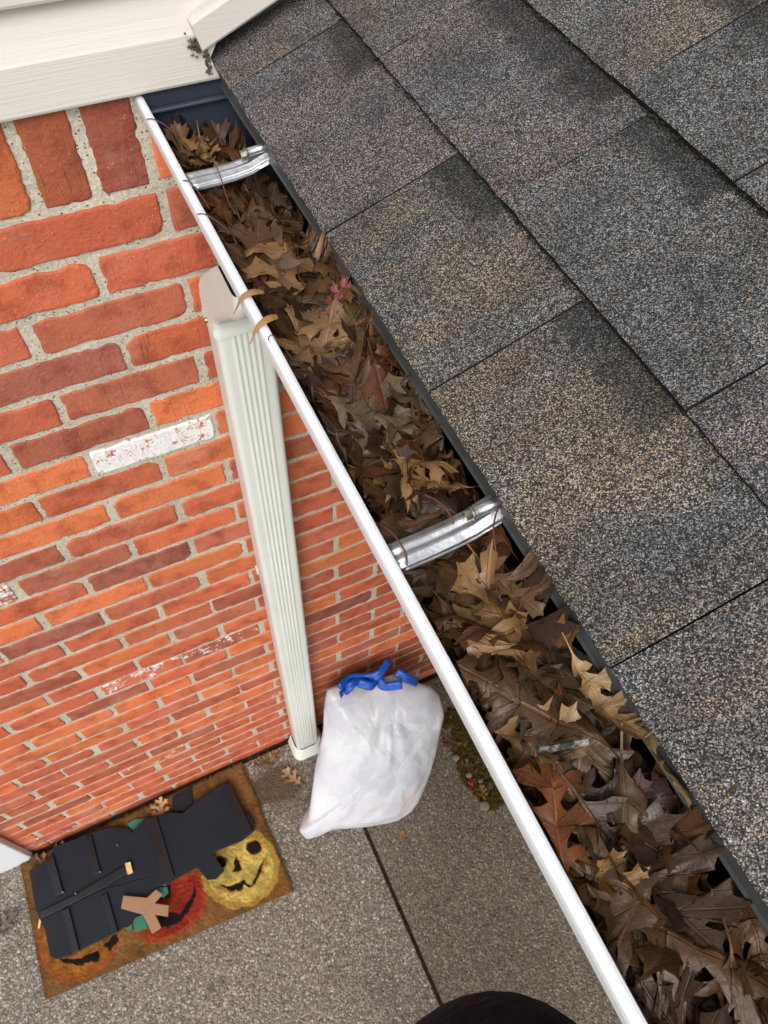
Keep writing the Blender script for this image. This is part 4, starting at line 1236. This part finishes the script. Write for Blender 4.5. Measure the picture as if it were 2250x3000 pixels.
stalk([(0.178, -0.575, 2.312), (0.183, -0.592, 2.319), (0.185, -0.604, 2.3175), (0.184, -0.6095, 2.316)], 0.0008, 'short red leaf stalk hooked on the screwed bracket')
stalk([(0.137, -0.585, 2.3120), (0.141, -0.600, 2.3175), (0.1425, -0.616, 2.3165), (0.140, -0.6245, 2.3130)], 0.0007, 'red leaf stalk beside the white lip on the screwed bracket')
stalk([(0.197, -0.650, 2.306), (0.201, -0.640, 2.316), (0.207, -0.625, 2.3215), (0.2185, -0.612, 2.3245)], 0.0007, 'long brown leaf stalk leaning on the screwed bracket')
# grey twig
tz = float(np.max(h_at(np.linspace(0.152, 0.182, 12), np.linspace(-0.772, -0.780, 12)))) + 0.0018
V, F = sweep([(0.152, -0.772, tz), (0.160, -0.7745, tz + 0.0005), (0.170, -0.777, tz + 0.0002), (0.182, -0.780, tz)], [(0.0032 * math.cos(a) * (1 + 0.2 * math.sin(3 * a)), 0.0022 * math.sin(a)) for a in np.arange(0, 6.28, 0.7)], up=Vector((0, 0.2, 1)))
off = V[0].copy()
o = mesh_obj('twig', [v - off for v in V], F, M['twig'], None, False, loc=off)
tag(o, 'short split grey twig lying on the leaves', 'twig')

# ------------------------------------------------------------------ doormat
mat_c = [(-0.804, -0.030), (-0.812, -0.436), (-0.031, -0.476), (-0.046, -0.020)]
mat = empty('doormat', (-0.42, -0.24, 0)); tag(mat, 'brown coir doormat printed with three carved pumpkin faces', 'doormat')
U, W = 330, 190
u = np.linspace(0, 1, U); w = np.linspace(0, 1, W)
uu, ww = np.meshgrid(u, w)
c = [np.array(q) for q in mat_c]
def mpos(uu, ww):
    a = c[0][None] * (1 - uu)[:, None] + c[3][None] * uu[:, None]
    b = c[1][None] * (1 - uu)[:, None] + c[2][None] * uu[:, None]
    return a * (1 - ww)[:, None] + b * ww[:, None]
def print_colour(P):
    n = len(P)
    nz = np.array([mnoise.noise((p[0] * 14, p[1] * 14, 0.5)) for p in P])
    nz2 = np.array([mnoise.noise((p[0] * 60, p[1] * 60, 4.5)) for p in P])
    J = P + np.stack([nz2, np.roll(nz2, 7)], 1) * 0.006
    col = np.tile(np.array([0.185, 0.092, 0.030]), (n, 1)) * (1 + 0.30 * nz + 0.35 * nz2)[:, None]
    def paint(poly, cc, rim=None):
        m_ = inside(J, poly)
        cen = np.mean(poly, 0)
        if rim is not None:
            inner_ = inside(cen + (J - cen) / 0.84, poly)
            col[m_ & ~inner_] = np.array(rim) * (1 + 0.3 * nz2[m_ & ~inner_])[:, None]
            m_ = m_ & inner_
        col[m_] = np.array(cc) * (1 + 0.40 * nz[m_] + 0.45 * nz2[m_])[:, None]
    paint(ORANGE, (0.33, 0.125, 0.020), (0.28, 0.080, 0.02))
    for q in ORANGE_DARK: paint(q, (0.012, 0.010, 0.008))
    paint(RED, (0.25, 0.026, 0.012), (0.30, 0.060, 0.018))
    for q in RED_DARK: paint(q, (0.012, 0.009, 0.008))
    paint(YELLOW, (0.52, 0.39, 0.10), (0.40, 0.25, 0.05))
    # pumpkin ribs on the yellow face
    cen = np.array([-0.16, -0.33])
    for q in YELLOW_DARK:
        cq = np.mean(q, 0); paint([tuple(cq + (np.array(p) - cq) * 1.18) for p in q], (0.40, 0.20, 0.03))
        paint(q, (0.010, 0.009, 0.008))
    return np.clip(col, 0.003, 1)
P2 = mpos(uu.ravel(), ww.ravel())
edge = np.minimum.reduce([uu.ravel(), 1 - uu.ravel(), (ww.ravel()) * 0.6, (1 - ww.ravel()) * 0.6])
Zm = 0.0145 + 0.0022 * np.array([mnoise.noise((p[0] * 120, p[1] * 120, 0)) for p in P2]) - 0.006 * np.clip(1 - edge / 0.008, 0, 1) ** 2
cols = print_colour(P2)
Vm = [(p[0] + 0.42, p[1] + 0.24, z) for p, z in zip(P2, Zm)]
Fm = [(j * U + i, (j + 1) * U + i, (j + 1) * U + i + 1, j * U + i + 1) for j in range(W - 1) for i in range(U - 1)]
rim_idx = list(range(U)) + [j * U + U - 1 for j in range(1, W)] + [(W - 1) * U + i for i in range(U - 2, -1, -1)] + [j * U for j in range(W - 2, 0, -1)]
b0 = len(Vm)
Vm += [(Vm[i][0], Vm[i][1], 0.001) for i in rim_idx]
k = len(rim_idx)
Fm += [(rim_idx[i], rim_idx[(i + 1) % k], b0 + (i + 1) % k, b0 + i) for i in range(k)]
o = mesh_obj('coir_pile', Vm, Fm, M['coir'], mat, True)
ca = o.data.color_attributes.new('print', 'FLOAT_COLOR', 'POINT')
full = np.ones((len(Vm), 4)); full[:b0, :3] = cols; full[b0:, :3] = (0.20, 0.10, 0.035)
ca.data.foreach_set('color', full.ravel())
# loose fibres
nf = 26000
fu = rng.random(nf); fw = rng.random(nf)
ed = rng.random(nf) < 0.22
side_ = rng.integers(0, 4, nf)
fu = np.where(ed & (side_ == 0), rng.random(nf) * 0.008, np.where(ed & (side_ == 1), 1 - rng.random(nf) * 0.008, fu))
fw = np.where(ed & (side_ >= 2), np.where(side_ == 2, 1 - rng.random(nf) * 0.015, rng.random(nf) * 0.012), fw)
FP = mpos(fu, fw)
FC = print_colour(FP) * rng.uniform(0.6, 1.5, nf)[:, None]
FV = np.zeros((nf, 3, 3)); 
ang = rng.uniform(0, 2 * np.pi, nf); ln = rng.uniform(0.004, 0.011, nf); lean = rng.uniform(0.3, 1.0, nf)
dx, dy = np.cos(ang), np.sin(ang)
FV[:, 0, 0] = FP[:, 0] - dy * 0.0006; FV[:, 0, 1] = FP[:, 1] + dx * 0.0006; FV[:, 0, 2] = 0.0125
FV[:, 1, 0] = FP[:, 0] + dy * 0.0006; FV[:, 1, 1] = FP[:, 1] - dx * 0.0006; FV[:, 1, 2] = 0.0125
FV[:, 2, 0] = FP[:, 0] + dx * ln * lean; FV[:, 2, 1] = FP[:, 1] + dy * ln * lean; FV[:, 2, 2] = 0.0135 + ln * 0.5
FV[:, :, 0] += 0.42; FV[:, :, 1] += 0.24
o = mesh_obj('fibre_nap', FV.reshape(-1, 3), np.arange(nf * 3).reshape(-1, 3).tolist(), M['fibre'], mat); o['kind'] = 'stuff'
ca = o.data.color_attributes.new('print', 'FLOAT_COLOR', 'POINT')
full = np.ones((nf * 3, 4)); full[:, :3] = np.repeat(np.clip(FC, 0.003, 1), 3, 0)
ca.data.foreach_set('color', full.ravel())

# ------------------------------------------------------------------ painted wooden cutout lying on the mat
dec = empty('wooden_cutout', (-0.45, -0.2, 0.018)); tag(dec, 'dark navy painted wooden Halloween cutout lying face down on the doormat', 'decoration')
def rel(pts): return [(x + 0.45, y + 0.2) for x, y in pts]
for q in GREENS: prism('green_piece', rel(q), 0.000, 0.0055, M['green'], dec, 0.0008)
prism('post', rel(POST), 0.0, 0.006, M['board'], dec, 0.001)
prism('board', rel(BOARD_UPPER), 0.0075, 0.0145, M['board'], dec, 0.0012)
prism('board', rel(BOARD_LOWER), 0.0062, 0.0132, M['board'], dec, 0.0012)
prism('board', rel(BOARD_HAT), 0.0005, 0.0080, M['board'], dec, 0.0012) if False else prism('board', rel(BOARD_HAT), 0.0160, 0.0225, M['board'], dec, 0.0012)
for i, q in enumerate(BATTENS):
    zb = 0.0228 if i >= 5 else (0.0148 if i < 3 else 0.0135)
    prism('batten', rel(q), zb, zb + 0.008, M['batten'], dec, 0.001)
prism('wood_peg', rel(PEG), 0.0235, 0.0300, M['rawwood'], dec, 0.001)
prism('cross_patch', rel(CROSS), 0.0245, 0.0285, M['tan'], dec, 0.0008)
prism('stick_end', rel(STICK), 0.000, 0.006, M['rawwood'], dec, 0.0008)
bm = bmesh.new()
for (x, y) in [(BOARD_UPPER[6][0] - 0.05, BOARD_UPPER[6][1] - 0.03), (BATTENS[1][2][0], BATTENS[1][2][1]), (BATTENS[2][2][0], BATTENS[2][2][1]), (BATTENS[3][0][0] + 0.05, BATTENS[3][0][1] + 0.03), (BATTENS[5][3][0], BATTENS[5][3][1])]:
    bmesh.ops.create_cone(bm, cap_ends=True, segments=8, radius1=0.003, radius2=0.002, depth=0.022, matrix=Matrix.Translation((x + 0.45, y + 0.2, 0.0165)))
bm_obj('staple', bm, M['galv'], dec)

# ------------------------------------------------------------------ white trash bags
def bag_mesh(outline, p0, e1, e2, nv, thick, seed, zmin=0.004, ymax=-0.006, ribs=18):
    oc = catmull(outline, 4, closed=True); ol = [np.array(outline[i // 4]) * (1 - (i % 4) / 4) + np.array(outline[(i // 4 + 1) % len(outline)]) * ((i % 4) / 4) for i in range(4 * len(outline))]
    out = [a * 0.35 + b * 0.65 for a, b in zip(oc, ol)]
    poly = [tuple(p) for p in out]
    P = np.array(poly)
    cen = P.mean(0)
    n = len(P)
    R = 22
    def pt(a, f, sgn):
        q = cen + (P[a] - cen) * f
        prof = (1 - f ** 2.6) ** 0.62
        d = np.linalg.norm(P[a] - cen)
        th = math.atan2(P[a][1] - cen[1], P[a][0] - cen[0])
        # creases that radiate from the tied top, and soft bulges of what is inside
        top = np.array([0.10, 0.50])
        rad_ = math.atan2(q[1] - top[1], q[0] - top[0])
        dist = np.linalg.norm(q - top)
        cre = abs(mnoise.noise((rad_ * 6.5 + seed, dist * 2.0, seed))) * 0.026 * (0.2 + 0.8 * math.exp(-dist * 3.0))
        bul = mnoise.noise((q[0] * 4.5 + seed, q[1] * 4.5, 3.3)) * 0.030
        fold = (0.5 - abs(mnoise.noise((q[0] * 9 + q[1] * 5 + seed, q[1] * 7 - q[0] * 4, 8.1)))) * 0.010
        h = thick * prof + (bul + fold - cre) * min(1.0, prof * 1.5) * (1 if sgn > 0 else 0.3)
        w = Vector(p0) + Vector(e1) * float(q[0]) + Vector(e2) * float(q[1]) + Vector(nv) * float(h * sgn * (1.0 if sgn > 0 else 1.15))
        w.z = max(w.z, zmin); w.y = min(w.y, ymax)
        return w
    V, F = [], []
    for sgn in (1, -1):
        b = len(V)
        V.append(pt(0, 0.0, sgn))
        for r_ in range(1, R + 1):
            f = math.sin(r_ / R * math.pi / 2) if True else r_ / R
            if sgn < 0 and r_ == R: break
            for a in range(n): V.append(pt(a, f, sgn))
        rr = R if sgn > 0 else R - 1
        for a in range(n):
            k = (a + 1) % n
            f3 = (b, b + 1 + a, b + 1 + k); F.append(f3 if sgn > 0 else f3[::-1])
            for r_ in range(rr - 1):
                q = (b + 1 + r_ * n + a, b + 1 + (r_ + 1) * n + a, b + 1 + (r_ + 1) * n + k, b + 1 + r_ * n + k)
                F.append(q if sgn > 0 else q[::-1])
        if sgn > 0: outer = [b + 1 + (R - 1) * n + a for a in range(n)]
        else:
            lastr = [b + 1 + (R - 2) * n + a for a in range(n)]
            for a in range(n):
                k = (a + 1) % n
                F.append((lastr[k], outer[k], outer[a], lastr[a]))
    return V, F
bp0 = Vector((0.36, -0.40, 0.02)); be1 = Vector((1, 0, 0)); be2 = Vector((0, 0.32, 0.42)).normalized(); bn = be1.cross(be2)
bag = empty('trash_bag', (0.36, -0.25, 0)); tag(bag, 'full white plastic trash bag leaning on the wall beside the downspout', 'trash bag')
V, F = bag_mesh(BAG, bp0, be1, be2, bn, 0.085, 4.2)
mesh_obj('bag_body', [v - Vector(bag.location) for v in V], F, M['bag'], bag, True)
for rib_pts, hh in ((RIBBON0, 0.035), (RIBBON1, 0.045), (RIBBON2, 0.03), (RIBBON3, 0.028)):
    path = [bp0 + be1 * q[0] + be2 * q[1] + bn * (hh + 0.012 * math.sin(i * 2.0)) for i, q in enumerate(rib_pts)]
    path = [Vector(p) for p in catmull(path, 6)]
    for p in path: p.y = min(p.y, -0.02)
    sec = [(0.015, -0.003), (0.008, 0.004), (0.0, -0.001), (-0.008, 0.0035), (-0.015, 0.0), (-0.015, -0.0015), (-0.008, 0.002), (0.0, -0.0025), (0.008, 0.0025), (0.015, -0.0045)]
    V, F = sweep(path, sec, up=Vector((0.2, 0.5, 0.6)))
    mesh_obj('drawstring', [v - Vector(bag.location) for v in V], F, M['blue'], bag, True)

# ------------------------------------------------------------------ door at the left end of the wall: only the foot of its casing shows
door = empty('entry_door', (-1.30, 0, 0)); tag(door, 'white door casing foot at the wall left of the doormat', 'door')
def casing(lo, hi, vertical=True):
    return box('casing', lo, hi, M['white_paint'], door, 0.004, 3)
casing((0.420, -0.027, 0.001), (0.536, -0.0035, 2.10))
casing((-0.536, -0.027, 0.001), (-0.420, -0.0035, 2.10))
casing((-0.419, -0.0265, 2.00), (0.419, -0.0035, 2.10))
pn = box('door_panel', (-0.418, -0.014, 0.02), (0.418, -0.0035, 1.998), M['white_paint'], door, 0.002)
for px in (-0.20, 0.20):
    for z0, z1 in ((0.18, 0.78), (0.95, 1.80)):
        box('raised_panel', (px - 0.13, -0.020, z0), (px + 0.13, -0.0142, z1), M['white_paint'], pn, 0.004)
bm = bmesh.new(); bmesh.ops.create_uvsphere(bm, u_segments=20, v_segments=12, radius=0.028, matrix=Matrix.Translation((0.35, -0.055, 0.92)))
bmesh.ops.create_cone(bm, cap_ends=True, segments=16, radius1=0.012, radius2=0.012, depth=0.03, matrix=Matrix.Translation((0.35, -0.028, 0.92)) @ Matrix.Rotation(rad(90), 4, 'X'))
bm_obj('door_knob', bm, M['bolt'], pn, True)
box('threshold', (-0.418, -0.07, 0.001), (0.418, -0.0142, 0.018), M['alum'], door, 0.003)

# ------------------------------------------------------------------ small things on the porch
def ground_leaf(xy, yaw, L, col, label, z, fl, cup=0.3, bend=0.5):
    V, F = FLATS[fl]
    nz = np.array([mnoise.noise((a * 4 + fl, b * 5, fl)) for a, b in V])
    x = (V[:, 0] - 0.5) * L; y = V[:, 1] * L
    zz = bend * L * (V[:, 0] - 0.5) ** 2 + cup * L * V[:, 1] ** 2 * 4 + nz * L * 0.12
    zz = zz - zz.min() + z
    c_, s_ = math.cos(yaw), math.sin(yaw)
    P = np.stack([xy[0] + x * c_ - y * s_, xy[1] + x * s_ + y * c_, zz], 1)
    o = add_leaf(P, F, FLATS[fl], '', col, label, group='stray leaves on the porch')
ground_leaf((0.095, -0.140), 2.1, 0.085, (0.36, 0.22, 0.12), 'pale brown leaf on the stained concrete beside the downspout foot', 0.002, 1)
ground_leaf((0.055, -0.052), 0.6, 0.07, (0.22, 0.14, 0.07), 'brown leaf at the wall foot just left of the downspout', 0.002, 4)
ground_leaf((0.02, -0.045), 2.9, 0.06, (0.16, 0.095, 0.05), 'dark brown leaf at the wall foot by the doormat corner', 0.002, 6)
ground_leaf((-0.345, -0.058), 1.2, 0.085, (0.42, 0.24, 0.13), 'orange brown leaf on the doormat against the bricks', 0.018, 2)
ground_leaf((-0.885, -0.185), 0.4, 0.10, (0.12, 0.09, 0.07), 'dark curled leaf on the concrete left of the doormat', 0.002, 3)
ground_leaf((-0.93, -0.14), 1.9, 0.09, (0.20, 0.14, 0.09), 'grey brown leaf on the concrete below the white door casing', 0.002, 8)
ground_leaf((-0.74, -0.05), 2.4, 0.08, (0.14, 0.075, 0.035), 'brown leaf on the upper left corner of the doormat', 0.018, 9)
ground_leaf((-0.68, -0.045), 0.3, 0.07, (0.09, 0.05, 0.028), 'dark brown leaf between the bricks and the wooden cutout', 0.018, 10)
ground_leaf((0.36, -0.47), 0.8, 0.03, (0.42, 0.17, 0.06), 'tiny orange leaf scrap under the near edge of the trash bag', 0.002, 5)
# mossy litter patch at the right, half hidden under the gutter
bm = bmesh.new()
rp = random.Random(31)
for i in range(480):
    y = -rp.uniform(0.16, 0.53); x = 0.655 + abs(rp.gauss(0, 0.07)) + 0.02 * math.sin(y * 20)
    rr = rp.uniform(0.004, 0.013)
    q = bmesh.ops.create_icosphere(bm, subdivisions=1, radius=rr, matrix=Matrix.Translation((x, y, rr * 0.25)) @ Matrix.Diagonal((1, 1, 0.5, 1)))
    for v in q['verts']: v.co += Vector((rp.uniform(-1, 1), rp.uniform(-1, 1), rp.uniform(-1, 1))) * rr * 0.3
o = bm_obj('moss_patch', bm, M['moss']); tag(o, 'olive moss and leaf litter on the concrete right of the trash bag', 'moss', kind='stuff')
def pebble(xy, r, mat_, label, name='pebble', cat='pebble'):
    bm = bmesh.new()
    bmesh.ops.create_icosphere(bm, subdivisions=3, radius=r)
    for v in bm.verts:
        n_ = mnoise.noise(v.co * (1.3 / r) + Vector((xy[0] * 40, xy[1] * 40, 0)))
        v.co *= 1 + 0.25 * n_
        v.co.z *= 0.6
    o = bm_obj(name, bm, mat_, None, True); o.location = (xy[0], xy[1], r * 0.55 + 0.004)
    tag(o, label, cat, 'things in the mossy patch')
pebble((0.649, -0.322), 0.012, M['pebble'], 'round pale pebble in the moss closest to the trash bag')
pebble((0.662, -0.395), 0.011, M['pebble'], 'round pale pebble in the middle of the moss patch')
pebble((0.690, -0.43), 0.009, M['pebble'], 'small pale pebble beside the red leaf scrap')
pebble((0.659, -0.508), 0.017, M['pebble'], 'largest beige pebble at the near end of the moss patch')
ground_leaf((0.655, -0.430), 0.7, 0.05, (0.16, 0.022, 0.014), 'dark red leaf in the middle of the moss patch', 0.010, 7)
ground_leaf((0.648, -0.262), 2.0, 0.045, (0.11, 0.020, 0.014), 'small dark red leaf between the trash bag and the moss', 0.004, 2)
ground_leaf((0.675, -0.47), 1.4, 0.06, (0.14, 0.085, 0.025), 'yellow brown leaf at the near end of the moss patch', 0.010, 5)
ground_leaf((0.67, -0.36), 2.6, 0.06, (0.10, 0.055, 0.022), 'brown leaf between the pale pebbles in the moss', 0.010, 9)
ground_leaf((0.665, -0.29), 0.2, 0.055, (0.07, 0.045, 0.020), 'dark brown leaf on the moss closest to the wall', 0.008, 11)

# ------------------------------------------------------------------ the photographer's bent knee and the ladder under the foot
def skin_body(name, joints, edges, mat_, parent=None):
    me = bpy.data.meshes.new(name)
    me.from_pydata([j[0] for j in joints], edges, [])
    o = link(bpy.data.objects.new(name, me), parent)
    sk = o.modifiers.new('skin', 'SKIN'); sk.use_smooth_shade = True
    o.modifiers.new('sub', 'SUBSURF').levels = 2
    o.modifiers['sub'].render_levels = 3
    for v, j in zip(me.skin_vertices[0].data, joints): v.radius = (j[1], j[2] if len(j) > 2 else j[1])
    me.skin_vertices[0].data[0].use_root = True
    me.materials.append(mat_)
    return o
kx = 0.074
person = empty('person', (kx, -1.28, 1.21)); tag(person, 'person in dark navy trousers, bent knee showing at the bottom edge', 'person')
pl_ = Vector(person.location)
J = [((kx + 0.03, -1.44, 2.03), 0.130), ((kx + 0.022, -1.28, 2.01), 0.118), ((kx + 0.012, -1.10, 1.985), 0.122), ((kx + 0.006, -0.998, 1.940), 0.136), ((kx - 0.004, -0.976, 1.875), 0.130),
     ((kx, -1.02, 1.77), 0.090), ((kx, -1.09, 1.60), 0.076), ((kx, -1.16, 1.42), 0.060), ((kx, -1.20, 1.31), 0.054)]
skin_body('trousers', [((Vector(j[0]) - pl_)[:], j[1]) for j in J], [(i, i + 1) for i in range(len(J) - 1)], M['denim'], person)
J = [((kx, -1.215, 1.275), 0.045, 0.05), ((kx, -1.17, 1.25), 0.042, 0.045), ((kx, -1.09, 1.240), 0.036, 0.044), ((kx, -1.03, 1.236), 0.028, 0.038), ((kx, -1.25, 1.25), 0.036, 0.038)]
skin_body('shoe', [((Vector(j[0]) - pl_)[:], *j[1:]) for j in J], [(0, 1), (1, 2), (2, 3), (0, 4)], M['sole'], person)
lad = empty('step_ladder', (kx, -1.3, 0)); tag(lad, 'aluminium step ladder under the person', 'ladder')
for i in range(4):
    z = 0.30 * (i + 1); y = -1.46 + 0.075 * (i + 1)
    box('tread', (-0.20, y - 0.05 + 1.3, z - 0.015), (0.20, y + 0.05 + 1.3, z), M['alum'], lad, 0.002)
for sx in (-0.215, 0.20):
    V = [(sx + a, -1.53 + 1.3 + b, 0.0) for a, b in ((0, 0), (0.014, 0), (0.014, 0.07), (0, 0.07))] + [(sx + a, -1.53 + 0.25 * 1.25 + 1.3 + b, 1.25) for a, b in ((0, 0), (0.014, 0), (0.014, 0.07), (0, 0.07))]
    mesh_obj('side_rail', V, [(3, 2, 1, 0), (4, 5, 6, 7), (0, 1, 5, 4), (1, 2, 6, 5), (2, 3, 7, 6), (3, 0, 4, 7)], M['alum'], lad)
